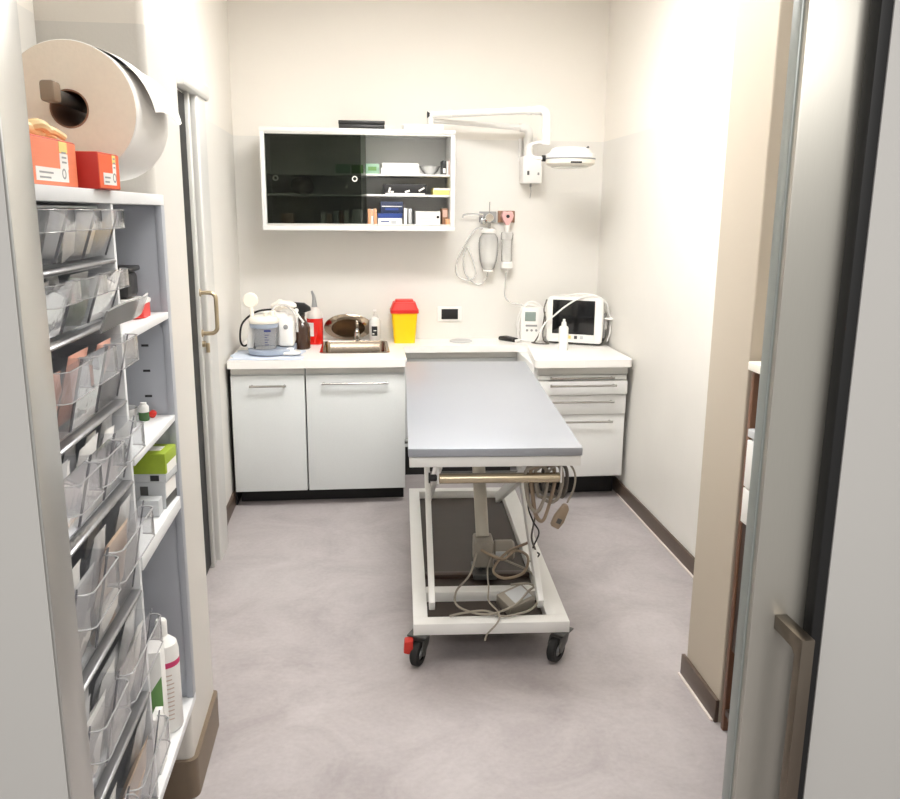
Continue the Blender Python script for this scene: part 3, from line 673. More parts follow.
# sharps container
t = thing('sharps_container', 'yellow sharps container with red lid on the worktop', 'sharps container', (.285, 5.36, ZT))
def frust(m, z0, z1, w0, d0, w1, d1, r=.018):
    rings = []
    for z, w, d in ((z0, w0, d0), (z1, w1, d1)):
        rings.append([m.bm.verts.new((x, y, z)) for x, y in rrect(-w, w, -d, d, (r, r, r, r), 5)])
    A, B = rings; n_ = len(A)
    for k in range(n_): m.bm.faces.new((A[k], A[(k+1) % n_], B[(k+1) % n_], B[k]))
    m.bm.faces.new(A[::-1]); m.bm.faces.new(B)
m = MB(); frust(m, 0, .192, .066, .055, .083, .068); m.put('bin', YELLOW, t)
m = MB(); frust(m, .1925, .215, .09, .074, .09, .074, .02); frust(m, .2155, .262, .087, .07, .07, .058, .02); frust(m, .2625, .276, .06, .048, .056, .045, .018); m.put('lid', RED, t)
# grommet disc
m = MB(); m.lathe([(0, 0), (.075, 0), (.075, .004), (.068, .009), (0, .01)], (0, 0, 0), 36); cc = m.put('cable_cap', mat('pale_grey_cap', srgb(196, 196, 196), .4), WT); cc.location = (.255, .27, .0442)
# clipper
t = thing('hair_clipper', 'black hair clipper with white tip lying on the worktop', 'clipper', (.975, 5.36, ZT), R(-52))
m = MB(); m.prism([(-.085, .004), (-.07, 0), (.06, 0), (.06, .026), (-.04, .032), (-.08, .026)], 'y', -.02, .02, .006); m.put('body', BLACK, t)
m = MB(); m.box(.061, .085, -.018, .018, .002, .02, .003); m.put('blade', WHITE, t)
# small monitor
t = thing('infusion_monitor', 'small white monitor with grey screen left of the large monitor', 'monitor', (1.125, 5.37, ZT), R(-8))
m = MB(); m.prism(rrect(-.075, .075, 0, .225, (.012, .012, .02, .02)), 'y', -.045, .06, .006); m.put('housing', WHITE, t)
m = MB(); m.box(-.05, .02, -.0475, -.045, .135, .195, .001); m.put('screen', LCD, t)
m = MB(); m.box(-.045, .03, -.0475, -.045, .1, .112, .001)
for k in range(3): m.cyl((-.035+.03*k, -.045, .075), (-.035+.03*k, -.048, .075), .008, n=12)
m.put('keypad', GREYP, t)
m = MB(); m.tube([(-.06, -.03, .05), (-.1, -.03, .1), (-.085, -.03, .19), (-.03, -.02, .255), (.03, -.02, .25), (.07, -.03, .2), (.09, -.04, .1), (.07, -.06, .03), (.02, -.07, .012), (-.05, -.07, .012), (-.09, -.05, .03), (-.09, -.045, .12), (-.05, -.03, .235), (.02, -.03, .235)], .005, 8, 6)
m.put('tubing', WHITE, t)
# large monitor
t = thing('vital_signs_monitor', 'large white patient monitor with black screen at the right end of the counter', 'monitor', (1.362, 5.185, ZT), R(-26))
m = MB(); m.box(-.165, .165, 0, .13, .006, .016, .003); m.put('feet', BLACK, t)
m = MB(); m.prism(rrect(-.178, .178, .016, .305, (.014, .014, .026, .026)), 'y', -.012, .03, .006); m.prism(rrect(-.17, .165, .02, .305, (.012, .012, .05, .05)), 'y', .031, .14, .012); m.put('housing', WHITE, t)
m = MB(); m.box(-.142, .128, -.0145, -.012, .07, .285, .002); m.put('screen', BLACKG, t)
for k, (u, w, mt) in enumerate(((-.06, .012, CARDG), (-.028, .02, CARDY), (.012, .02, DGREY), (.05, .02, CARDG))):
    m = MB(); m.box(u-w/2, u+w/2, -.0155, -.012, .04, .06, .002); m.put('button', mt, t)
m = MB(); m.lathe([(0, 0), (.018, 0), (.016, .012), (0, .013)], (.115, -.012, .05), 24, Matrix.Rotation(PI/2, 4, 'X')); m.put('dial_knob', WHITE, t)
m = MB(); m.box(.166, .182, .045, .12, .03, .2, .003); m.put('side_module', GREYP, t)
m = MB(); m.box(.182, .24, .04, .11, .165, .177, .003); m.box(.182, .192, .06, .09, .1, .16, .002); m.put('side_bracket', WHITE, t)
m = MB(); m.box(.166, .186, .01, .04, .03, .05, .002); m.put('side_socket', BLACK, t)
m = MB(); m.tube([(.13, .02, .31), (.08, -.01, .315), (.02, -.025, .295), (-.05, -.028, .25), (-.12, -.03, .19), (-.19, -.05, .12), (-.22, -.06, .02)], .0055, 8, 6)
solo(m, 'sensor_cable', WHITE, 'white cable draped over the screen of the large monitor', 'cable', (1.362, 5.185, ZT+.002), R(-26))
m = MB(); m.tube([(-.19, .02, .28), (-.2, -.01, .22), (-.185, -.02, .15), (-.2, -.02, .08), (-.19, -.03, .02), (-.15, -.06, .008), (-.2, -.085, .008), (-.26, -.06, .008), (-.25, -.02, .012), (-.21, .0, .1), (-.2, .02, .2)], .0045, 8, 6)
solo(m, 'monitor_lead', CORDD, 'dark lead coiled between the two monitors on the worktop', 'cable', (1.362, 5.185, ZT), R(-26))
m = MB(); m.tube([(-.06, .08, .305), (.03, .06, .318), (.12, .07, .306), (.175, .08, .27), (.2, .09, .2), (.215, .08, .1), (.20, .07, .02)], .005, 8, 6)
solo(m, 'rear_cable', WHITE, 'pale cable running over the top and right side of the large monitor', 'cable', (1.362, 5.185, ZT+.004), R(-26))
# small white bottle
t = thing('gel_bottle', 'small white plastic bottle standing in front of the large monitor', 'bottle', (1.243, 4.985, ZT))
m = MB(); m.lathe([(0, 0), (.026, 0), (.029, .004), (.029, .135), (.025, .145), (.014, .15), (0, .15)], (0, 0, 0), 24); m.put('bottle', WHITE, t)
m = MB(); m.lathe([(0, .1505), (.016, .1505), (.014, .172), (.008, .176), (.008, .19), (0, .192)], (0, 0, 0), 20); m.put('cap', WHITE, t)

# ------------------------------------------------------------------ treatment table
TB = thing('treatment_table', 'wheeled veterinary treatment table with steel top and white lifting frame', 'table', (.52, 3.62, 0), R(-2.8))
tilt = math.atan2(.062, 1.46)
MT = Matrix.Translation((0, -.745, .869)) @ Matrix.Rotation(tilt, 4, 'X')
m = MB(); m.M = MT.copy(); m.box(-.318, .318, 0, 1.46, -.031, 0, .0025); m.put('table_top', TABTOP, TB)
m = MB(); m.M = MT.copy()
m.box(-.314, .314, .004, .05, -.072, -.0345, .002); m.box(-.314, .314, 1.40, 1.45, -.072, -.0345, .002); m.box(-.314, -.27, .0505, 1.3995, -.072, -.0345, .002); m.box(.27, .314, .0505, 1.3995, -.072, -.0345, .002); m.box(-.27, .27, .6, .64, -.072, -.0345, .001)
m.put('top_frame', WHITEP, TB)
m = MB()
z0, z1 = .126, .172
m.box(-.300, .300, -.73, -.67, z0, z1, .002); m.box(-.300, .300, .82, .88, z0, z1, .002); m.box(-.300, -.244, -.6695, .8195, z0, z1, .002); m.box(.22, .30, -.6695, .8195, z0, z1, .002)
m.box(-.2435, .2195, -.46, -.40, z0, z1, .002)
m.put('base_frame', WHITEP, TB)
m = MB(); m.box(-.2435, .2195, -.3995, .8195, .127, .131); m.box(-.2435, .2195, -.6695, -.4605, .127, .131); m.put('base_shade_sheet', mat('dark_brown_shade', srgb(58, 48, 42), .5, var=.2, scale=9), TB)  # dark sheets put the shadow under the table into colour
def bar(m, p0, p1, u0, u1, h):
    # flat bar lying in the yz plane between two (y,z) points
    d = Vector((p1[0]-p0[0], p1[1]-p0[1])); L = d.length; a = math.atan2(d.y, d.x)
    sv = m.M.copy(); m.M = m.M @ Matrix.Translation((0, p0[0], p0[1])) @ Matrix.Rotation(a, 4, 'X')
    m.box(u0, u1, 0, L, -h/2, h/2, .003); m.M = sv
for s, u in ((-1, -.238), (1, .190)):
    m = MB(); bar(m, (-.64, .2), (.52, .83), u, u+.024, .05); m.put('scissor_arm', WHITEP, TB)
    m = MB(); bar(m, (-.60, .775), (.62, .2), u-.027*s, u-.027*s+.024, .05) if s > 0 else bar(m, (-.60, .775), (.62, .2), u+.027, u+.051, .05); m.put('scissor_arm', WHITEP, TB)
m = MB(); m.cyl((-.236, -.02, .54), (.188, -.02, .54), .014); m.put('pivot_axle', STEEL, TB)
m = MB(); m.cyl((-.236, .40, .745), (.188, .40, .745), .016); m.put('upper_axle', WHITEP, TB)
# guide roller under the near edge
m = MB(); m.cyl((-.205, -.70, .742), (.245, -.70, .742), .019, bev=.003); m.put('roller', GOLDST, TB)
m = MB()
for u in (-.208, .248): m.box(u-.003, u+.003, -.715, -.685, .725, .802, .001); m.box(u-.003, u+.003, -.70, -.62, .78, .802, .001)
m.put('roller_bracket', WHITEP, TB)
m = MB(); m.cyl((-.238, -.70, .745), (-.212, -.70, .745), .013, bev=.004); m.cyl((-.243, -.70, .745), (-.237, -.70, .745), .02); m.put('roller_knob', BLACK, TB)
m = MB(); m.cyl((-.33, -.6, .857), (-.3175, -.6, .857), .008, n=10); m.put('bolt', DGREY, TB)
# actuator
p0, p1 = Vector((.012, -.2, .31)), Vector((.0, -.08, .62))
m = MB(); m.cyl(p0, p1, .029, bev=.003); act = m.put('actuator_tube', mat('pale_actuator', srgb(186, 180, 166), .4), TB)
p2 = p1+(p1-p0).normalized()*.26
m = MB(); m.cyl(p1, p2, .016); m.put('actuator_rod', STEEL, act)
m = MB(); m.box(-.028, .057, -.27, -.15, .19, .312, .012); m.cyl((.057, -.21, .25), (.152, -.21, .25), .045, bev=.01); mo = m.put('motor', MGREY, TB)
m = MB(); m.box(.065, .115, -.262, -.254, .235, .262, .002); m.put('plate', CARDG, mo)
m = MB()
for u in (-.013, .017, .037): m.cyl((u, -.235, .173), (u, -.235, .192), .008, n=10)
m.box(-.033, .067, -.3, -.15, .1492, .1725, .002)
m.put('motor_mount', DGREY, mo)
m = MB(); m.box(-.243, .219, -.24, -.2, .1315, .149, .001); m.put('motor_crossbar', DWOOD, TB)
# right gusset
m = MB(); m.prism([(-.2, .60), (-.08, .60), (-.02, .78), (-.14, .80)], 'x', .236, .244, .002); m.put('gusset', DGREY, TB)
# casters
def caster(x, y, rz, brake):
    M0 = Matrix.Translation((x, y, 0)) @ Matrix.Rotation(rz, 4, 'Z')
    m = MB(); m.M = M0.copy(); m.box(-.04, .04, -.04, .04, .118, .1255, .002); m.cyl((0, 0, .105), (0, 0, .118), .026)
    m.prism([(-.03, .105), (.03, .105), (.045, .075), (.038, .045), (.022, .04), (-.02, .075)], 'x', -.026, -.022, .001)
    m.prism([(-.03, .105), (.03, .105), (.045, .075), (.038, .045), (.022, .04), (-.02, .075)], 'x', .022, .026, .001)
    m.box(-.026, .026, -.03, .03, .1, .105, .001)
    ca = m.put('caster', DGREY, TB)
    m = MB(); m.M = M0.copy(); m.lathe([(.026, -.016), (.043, -.017), (.049, -.012), (.05, 0), (.049, .012), (.043, .017), (.026, .016)], (0, .025, .0505), 32, Matrix.Rotation(PI/2, 4, 'Y')); m.put('tyre', RUBBER, ca)
    m = MB(); m.M = M0.copy(); m.lathe([(0, -.018), (.012, -.018), (.014, -.012), (.026, -.01), (.026, .01), (.014, .012), (.012, .018), (0, .018)], (0, .025, .0505), 24, Matrix.Rotation(PI/2, 4, 'Y')); m.put('hub', GREYP, ca)
    if brake:
        m = MB(); m.M = M0.copy(); m.prism([(-.04, .1), (.02, .112), (.022, .1), (-.02, .088), (-.05, .06), (-.062, .066)], 'x', -.052, -.028, .003); m.put('brake_pedal', REDB, ca)
caster(-.272, -.70, R(155), False); caster(.268, -.70, R(140), False); caster(-.25, .74, R(0), False); caster(.25, .74, R(-8), False)
m = MB(); m.M = Matrix.Translation((-.272, -.70, 0)); m.prism([(-.062, .112), (-.03, .118), (-.03, .075), (-.045, .06), (-.066, .066)], 'y', -.055, -.012, .004); m.put('brake_pedal', REDB, TB)
def tabw(p):  # table-local point to the room
    return Matrix.Translation((.52, 3.62, 0)) @ Matrix.Rotation(R(-2.8), 4, 'Z') @ Vector(p)
def tcable(pts, r, name, mt, label, cat='cable', n=6):
    m = MB(); m.tube(pts, r, 8, n); return solo(m, name, mt, label, cat, (.52, 3.62, 0), R(-2.8), 'cables tangled in the treatment table')
# transformer box and cables
t = thing('power_supply', 'grey power supply box lying tilted in the front of the table base', 'power supply', tuple(tabw((.115, -.545, .137))), R(28))
m = MB(); m.M = Matrix.Rotation(R(14), 4, 'X') @ Matrix.Rotation(R(-10), 4, 'Y'); m.box(-.062, .062, -.05, .05, .016, .07, .006); m.put('case', MGREY, t)
m = MB(); m.M = Matrix.Rotation(R(14), 4, 'X') @ Matrix.Rotation(R(-10), 4, 'Y'); m.box(-.03, .052, -.036, .036, .0705, .0715); m.put('rating_label', CARDG, t)
zt = .182
tcable([(-.02, -.27, .26), (-.06, -.4, .22), (-.12, -.5, .2), (-.13, -.6, .19), (-.08, -.66, .185), (0, -.685, .186), (.1, -.64, .2), (.16, -.56, .215), (.2, -.5, .22), (.19, -.42, .24), (.1, -.35, .26), (.04, -.3, .27)], .0045, 'cable', CORD, 'grey cable looping wide round the power supply in the table base')
tcable([(.05, -.27, .255), (.02, -.36, .23), (.01, -.5, .21), (.0, -.6, .2), (.03, -.68, .19), (.02, -.74, .18), (-.02, -.755, .14), (-.03, -.76, .115)], .0035, 'cable', CORD, 'grey cable trailing over the front bar of the table base')
tcable([(-.16, -.69, .184), (-.1, -.665, .184), (-.02, -.66, .188), (.04, -.7, .184), (.09, -.69, .184), (.16, -.66, .19), (.2, -.6, .21), (.18, -.52, .23), (.1, -.5, .22)], .0045, 'cable', CORD, 'pale cable lying along the front bar of the table base')
tcable([(.0, -.28, .28), (.08, -.36, .27), (.14, -.34, .3), (.19, -.36, .28), (.16, -.45, .25), (.08, -.46, .23), (.04, -.4, .24), (.1, -.32, .28), (.2, -.3, .32)], .006, 'cable', CORDT, 'tan cable coiled in front of the motor of the table')
tcable([(.20, -.36, .26), (.215, -.42, .32), (.19, -.44, .4), (.2, -.45, .5), (.185, -.46, .57), (.2, -.5, .66), (.22, -.62, .74), (.235, -.655, .775)], .004, 'cable', CORDD, 'dark thin cable hanging beside the right side of the table base')
tcable([(.22, -.33, .25), (.235, -.38, .3), (.2, -.42, .34), (.22, -.44, .42), (.19, -.46, .48), (.165, -.48, .56), (.17, -.55, .7), (.2, -.66, .782)], .0035, 'cable', BLACK, 'black thin cable twisted down from the roller of the table')
# cord bundle hung over the right end of the roller
for k, (dx, dz, w, y, mt, lab) in enumerate(((.16, .60, .045, -.675, CORD, 'grey cord loop hanging lowest inside the bundle at the table roller'), (.185, .56, .05, -.665, CORDT, 'tan cord loop hanging behind the grey one at the table roller'), (.21, .63, .055, -.66, CORD, 'pale cord loop at the right of the bundle on the table roller'), (.235, .66, .05, -.65, CORDD, 'dark cord loop hanging outermost at the right of the table roller'))):
    pts = [(dx-w, y-.03, .76), (dx-w*.6, y-.04, .785), (dx, y-.03, .79), (dx+w*.7, y-.02, .775), (dx+w, y, .72), (dx+w*.75, y, .65), (dx+w*.2, y, dz), (dx-w*.4, y, dz+.02), (dx-w*.75, y-.01, .67)]
    m = MB(); m.tube(pts, .0065, 8, 5, True); m.tube([(p[0]*.96+.012, p[1]+.016, p[2]+.012*math.sin(9*p[2]+k)) for p in pts], .0055, 8, 5, True); solo(m, 'coiled_cord', mt, lab, 'cord', (.52, 3.62, 0), R(-2.8), 'cord bundle on the table roller')
# hand control
t = thing('hand_control', 'tan wired hand control hanging from the right end of the table roller', 'hand control', tuple(tabw((.235, -.695, .545))), R(-2.8))
m = MB(); m.M = Matrix.Rotation(R(24), 4, 'Y'); m.prism([(-.02, 0), (.014, -.003), (.022, .03), (.017, .085), (.005, .1), (-.01, .095), (-.022, .04)], 'y', -.014, .014, .006); m.put('grip', CORDT, t)
m = MB(); m.M = Matrix.Rotation(R(24), 4, 'Y'); m.box(-.009, .009, -.0165, -.0142, .02, .04, .001); m.put('button', DGREY, t)
m = MB(); m.tube([(.043, 0, .095), (.066, 0, .15), (.068, 0, .21), (.04, .01, .25), (.0, .0, .245), (-.03, -.0, .22)], .004, 8, 6); m.put('lead', CORD, t)
# ------------------------------------------------------------------ shelving unit in the left niche
UX, UY, UZ = -.62, 1.77, .33
t = thing('shelving_unit', 'tall grey and white shelving unit in the niche left of the doorway', 'shelving unit', (UX, UY, UZ))
xf = -.485-UX; xb = -.757-UX
def B(x0, x1, y0, y1, z0, z1, b=.001): return MB().box(x0, x1, y0-UY, y1-UY, z0-UZ, z1-UZ, b)
B(xb, xf, 1.305, 2.222, 1.713, 1.738, .0015).put('top_board', SHELFW, t)
B(xb, xf, 1.305, 2.222, .33, .353, .0015).put('bottom_shelf', SHELFW, t)
B(xb, xf, 1.305, 1.32, .3535, 1.7125).put('side_panel', SHELFW, t)
B(xb, xf-.004, 1.768, 1.783, .3535, 1.7125).put('divider', SHELFW, t)
fp = B(xb, xf-.018, 2.196, 2.216, .3535, 1.7125).put('side_panel', BGREY, t)
B(xf-.0175, xf, 2.190, 2.222, .3535, 1.7125).put('front_flange', BGREY, t)
for z in (1.361, 1.295, 1.228, 1.10, 1.03):
    m = MB(); m.box(-.559-UX, -.541-UX, 2.1955-UY, 2.197-UY, z-.003-UZ, z+.003-UZ); m.put('peg_slot', INK, fp)
B(xb, xb+.005, 1.3205, 2.1955, .3535, 1.7125).put('back_panel', BGREY, t)
for z0, z1 in ((1.431, 1.448), (1.163, 1.179), (.921, .955)):
    B(xb+.006, xf, 1.7835, 2.1893, z0, z1, .0015).put('shelf', SHELFW, t)

# tilt-out bin rows
rows = [(1.596, 1.708, 3), (1.478, 1.594, 3), (1.306, 1.476, 3), (1.129, 1.304, 3), (.877, 1.127, 2), (.628, .875, 2), (.355, .626, 2)]
ordn = ['topmost', 'second', 'third', 'fourth', 'fifth', 'sixth', 'lowest']
Y0, Y1 = 1.322, 1.766
bins = {}
for k, (z0, z1, nb) in enumerate(rows):
    h = z1-z0
    t = thing('tilt_bin_module', '%s row of clear tilt-out bins in the tall shelving unit' % ordn[k], 'storage bins', (-.6, 1.544, z0), 0, 'rows of tilt-out bins')
    lx = lambda x: x+.6
    ly = lambda y: y-1.544
    m = MB(); m.box(lx(-.66), lx(-.645), ly(Y0), ly(Y1), 0, h-.001); m.box(lx(-.645), lx(-.51), ly(Y0), ly(Y1), 0, .006); m.box(lx(-.645), lx(-.515), ly(Y0), ly(Y1), h-.005, h-.001)
    m.put('frame', SHELFW, t)
    m = MB(); m.prism([(lx(-.509), 0), (lx(-.49), 0), (lx(-.486), .003), (lx(-.486), .006), (lx(-.49), .009), (lx(-.509), .009)], 'y', ly(Y0), ly(Y1), .001); m.put('front_rail', RAIL, t)
    edges = [Y0+(Y1-Y0)*i/nb for i in range(nb+1)] if nb == 3 else [Y0, 1.50, Y1]
    for b in range(nb):
        ya, yb = ly(edges[b])+.003, ly(edges[b+1])-.003
        xb0, xt0 = lx(-.505), lx(-.474 if h < .2 else -.468)
        zb, zt_ = .016, h*(.93 if k < 2 else .86)
        xbk = lx(-.625)
        m = MB(); bm = m.bm
        q = lambda *P: bm.faces.new([bm.verts.new(p) for p in P])
        q((xb0, ya, zb), (xb0, yb, zb), (xt0, yb, zt_), (xt0, ya, zt_))
        for y in (ya, yb): q((xb0, y, zb), (xt0, y, zt_), (xbk, y, zt_), (xbk, y, zb))
        q((xb0, ya, zb), (xb0, yb, zb), (xbk, yb, zb), (xbk, ya, zb))
        bo = m.put('bin', PGLASS, t)
        for y in (ya, yb):
            m = MB(); m.tube([(xb0, y, zb), (xt0, y, zt_)], .0018, 6); m.put('side_edge', EDGE, bo)
        # pull lip: a shallow U-shaped band standing off the front
        lh = .034 if k < 2 else (.05 if k < 4 else .062)
        zl1 = zt_ if k < 3 else zt_-.012; zl0 = zl1-lh
        so = .014 if k < 2 else .022
        path = [(xt0-.006, ya+.001), (xt0+so*.6, ya+.004), (xt0+so, ya+.014), (xt0+so, yb-.014), (xt0+so*.6, yb-.004), (xt0-.006, yb-.001)]
        m = MB(); bm = m.bm
        lo = [bm.verts.new((x, y, zl0)) for x, y in path]; hi = [bm.verts.new((x, y, zl1)) for x, y in path]
        for i in range(len(path)-1): bm.faces.new((lo[i], lo[i+1], hi[i+1], hi[i]))
        lp = m.put('pull_lip', PLIP, bo)
        m = MB()
        for z in (zl0, zl1): m.tube([(x, y, z) for x, y in path], .0011 if k < 3 else .0016, 6)
        m.put('lip_rim', PRIM, bo)
        bins[(k, b)] = (edges[b], edges[b+1], z0, h)

def packet(name, mt, label, y, z, w, h, th=.012, x=-.53, tilt=14, lean=0, yaw=0, seed=1, cat='packet', group='packets in the tilt-out bins', crumple=.35):
    m = MB()
    def f(s):
        def g(u, v):
            a, b_ = 2*u-1, 2*v-1
            p = (1-abs(a)**3)*(1-abs(b_)**3)
            n = noise.noise(Vector((u*3+seed, v*4, seed*1.7)))*crumple
            return (s*th*p*(1+n)+.006*n*p, a*w/2, b_*h/2+h/2)
        return g
    m.sheet(f(1), 12, 14); m.sheet(f(-1), 12, 14)
    bmesh.ops.remove_doubles(m.bm, verts=m.bm.verts[:], dist=1e-6)
    return solo(m, name, mt, label, cat, (x, y, z), 0, group, (R(lean), R(tilt), R(yaw)))
def inbin(k, b, f, zoff, w, hh, mt, label, name='packet', **kw):
    a, c, z0, h = bins[(k, b)]
    kw['lean'] = kw.get('lean', 0)*.6
    w = min(w*1.2, (c-a)-.02); hh = min(hh*1.1, h-.03-zoff)
    packet(name, mt, label, a+max(w/2+.006, min((c-a)-w/2-.006, (c-a)*f)), z0+.02+zoff, w, hh, **kw)
inbin(0, 0, .55, 0, .07, .075, WHITEPK, 'white packet in the nearest bin of the topmost row', lean=14, seed=1)
inbin(0, 0, .3, 0, .06, .035, SKINP, 'small beige packet low in the nearest bin of the topmost row', x=-.515, seed=2)
inbin(0, 1, .35, 0, .07, .085, GREYPK, 'grey packet standing in the middle bin of the topmost row', lean=-10, seed=3)
inbin(0, 1, .68, 0, .05, .055, PAPER, 'white paper corner leaning in the middle bin of the topmost row', lean=28, x=-.515, seed=4, th=.004)
inbin(0, 2, .45, 0, .1, .085, WHITEPK, 'wide white packet in the far bin of the topmost row', seed=5)
inbin(1, 0, .5, 0, .1, .09, WHITEPK, 'white packet in the nearest bin of the second row', seed=6, lean=8)
inbin(1, 1, .4, 0, .13, .085, OLIVEPK, 'large grey-green packet in the middle bin of the second row', seed=7, lean=-12, x=-.512, th=.014)
inbin(1, 1, .9, .04, .05, .06, WHITEPK, 'white packet behind the grey-green one in the second row', seed=8, x=-.56)
inbin(1, 2, .4, .03, .09, .06, PAPER, 'white folded leaflet in the far bin of the second row', seed=9, x=-.545, th=.005)
m = MB(); m.sheet(lambda u, v: (.012*math.sin(u*2.4)+.008*v, -.10+.2*u, -.02+.045*v+.004*math.sin(u*5)), 20, 6, .004)
solo(m, 'long_envelope', FROST, 'long clear-backed envelope sticking out of the far end of the second row', 'envelope', (-.458, 1.675, 1.508), 0, None, (R(6), R(14), R(-4)))
inbin(2, 0, .35, 0, .06, .1, PEACHP, 'peach packet in the nearest bin of the third row', seed=10)
inbin(2, 0, .75, 0, .05, .1, PEACHP, 'paler peach packet at the far side of the nearest bin in the third row', seed=11, x=-.535)
inbin(2, 1, .4, 0, .09, .12, PEACHP, 'peach and white packet in the middle bin of the third row', seed=12)
inbin(2, 1, .5, 0, .06, .05, PAPER, 'white paper wedge low in the middle bin of the third row', seed=13, x=-.512, lean=20, th=.004)
inbin(2, 2, .4, .05, .075, .07, PEACHP, 'square peach packet high in the far bin of the third row', seed=14, x=-.515)
inbin(2, 2, .75, 0, .07, .1, GREYPK, 'grey packet in the far bin of the third row', seed=15, x=-.545)
inbin(3, 0, .4, 0, .07, .13, GREYPK, 'grey packet in the nearest bin of the fourth row', seed=16)
inbin(3, 0, .72, 0, .04, .12, WHITEPK, 'narrow white packet in the nearest bin of the fourth row', seed=17, x=-.535)
inbin(3, 1, .5, 0, .09, .13, WHITEPK, 'white packet in the middle bin of the fourth row', seed=18, lean=5)
inbin(3, 1, .2, .01, .05, .13, GREYPK, 'grey packet in the middle bin of the fourth row', seed=19, x=-.55)
inbin(3, 2, .3, 0, .06, .12, WHITEPK, 'curved white packet in the far bin of the fourth row', seed=20, lean=-8)
inbin(3, 2, .7, 0, .06, .13, GREYPK, 'grey packet in the far bin of the fourth row', seed=21, x=-.55)
a, c, z0, h = bins[(3, 0)]
m = MB(); m.cyl((0, 0, 0), (0, .012, .03), .008, bev=.003); m.cyl((0, .012, .03), (0, .015, .038), .005)
solo(m, 'pink_vial', PINK, 'small hot pink vial at the bottom of the nearest bin in the fourth row', 'vial', (-.515, a+.06, z0+.018))
inbin(4, 0, .45, 0, .12, .17, GREYPK, 'wide grey packet in the nearest bin of the fifth row', seed=22)
inbin(4, 0, .5, 0, .09, .09, WHITEPK, 'white packet low in the nearest bin of the fifth row', seed=23, x=-.52)
inbin(4, 1, .45, 0, .13, .17, SKINP, 'large beige packet in the far bin of the fifth row', seed=24, th=.018)
inbin(4, 1, .3, 0, .1, .07, WHITEPK, 'white packet low in the far bin of the fifth row', seed=25, x=-.512, lean=14)
inbin(4, 1, .75, .1, .05, .1, WHITEPK, 'white packet high in the far bin of the fifth row', seed=26, x=-.57)
inbin(5, 0, .5, 0, .12, .16, WHITEPK, 'crumpled white packet in the nearest bin of the sixth row', seed=27, th=.02)
inbin(5, 0, .75, .02, .08, .15, GREYPK, 'grey packet in the nearest bin of the sixth row', seed=28, x=-.56)
inbin(5, 1, .5, 0, .18, .15, GREYPK, 'broad grey packet in the far bin of the sixth row', seed=29, x=-.56)
inbin(5, 1, .45, 0, .05, .2, WHITEPK, 'long white packet leaning in the far bin of the sixth row', seed=30, lean=-24, x=-.52)
inbin(6, 0, .5, 0, .12, .18, GREYPK, 'crumpled grey packet in the nearest bin of the lowest row', seed=31, th=.02)
inbin(6, 1, .45, 0, .17, .17, SKINP, 'brownish packet in the far bin of the lowest row', seed=32, th=.016)

inbin(4, 0, .3, .02, .06, .2, WHITEPK, 'tall narrow white packet in the nearest bin of the fifth row', seed=33, x=-.535)
inbin(4, 1, .85, 0, .07, .2, GREYPK, 'grey packet at the far end of the far bin in the fifth row', seed=34, x=-.545)
inbin(4, 1, .12, .02, .06, .19, GREYPK, 'grey packet at the near end of the far bin in the fifth row', seed=35, x=-.54)
inbin(5, 0, .2, .02, .06, .2, GREYPK, 'grey packet at the near end of the nearest bin in the sixth row', seed=36, x=-.535)
inbin(5, 1, .85, 0, .08, .2, GREYPK, 'grey packet at the far end of the far bin in the sixth row', seed=37, x=-.55)
inbin(5, 1, .15, .0, .08, .16, WHITEPK, 'white packet at the near end of the far bin in the sixth row', seed=38, x=-.545)
inbin(6, 1, .85, 0, .08, .22, GREYPK, 'grey packet at the far end of the far bin in the lowest row', seed=39, x=-.55)
inbin(6, 0, .8, 0, .06, .22, WHITEPK, 'white packet at the far end of the nearest bin in the lowest row', seed=40, x=-.545)
inbin(3, 1, .8, .0, .05, .15, WHITEPK, 'narrow white packet at the far end of the middle bin in the fourth row', seed=41, x=-.54)
inbin(2, 0, .55, .0, .1, .09, WHITEPK, 'white packet low behind the peach ones in the third row', seed=42, x=-.56)

# things on the open shelves
t = thing('black_pouch', 'black lidded pouch standing on the red tray on the upper shelf', 'pouch', (-.585, 2.09, 1.494))
m = MB(); m.box(-.05, .045, -.04, .05, 0, .062, .012); m.put('body', BLACK, t)
m = MB(); m.box(-.054, .05, -.045, .055, .0625, .075, .004); m.put('lid', BLACK, t)
t = thing('red_case', 'red rounded case with white rim on the upper shelf of the unit', 'case', (-.565, 2.08, 1.4485))
m = MB(); m.prism(rrect(-.065, .055, -.055, .06, (.03, .03, .03, .03)), 'z', 0, .034, .006); m.put('body', RED, t)
m = MB(); m.prism(rrect(-.067, .057, -.057, .062, (.03, .03, .03, .03)), 'z', .0345, .044, .003); m.put('rim', WHITE, t)
t = thing('glass_vial', 'small green-labelled glass vial on the middle shelf of the unit', 'vial', (-.548, 2.13, 1.1795))
m = MB(); m.lathe([(0, 0), (.012, 0), (.013, .003), (.013, .022)], (0, 0, 0), 20); m.put('green_part', DGREEN, t)
m = MB(); m.lathe([(.013, .0222), (.013, .036), (.008, .042), (.008, .046), (0, .046)], (0, 0, 0), 20); m.put('top', WHITE, t)
m = MB(); m.cyl((0, 0, .009), (.002, -.018, .009), .009, bev=.002); solo(m, 'red_vial', RED, 'small red vial lying on its side on the middle shelf of the unit', 'vial', (-.535, 2.17, 1.1795))
m = MB(); m.lathe([(0, 0), (.025, 0), (.03, .05), (.033, .051), (.027, .003), (0, .003)], (0, 0, 0), 24); solo(m, 'plastic_cup', FROST, 'small clear plastic cup beside the green-labelled vial', 'cup', (-.575, 2.05, 1.1795))
t = thing('packed_box', 'grey and white box at the bottom of the stack on the lower shelf', 'box', (-.53, 2.14, .9555), R(-4), 'stacked boxes on the lower shelf')
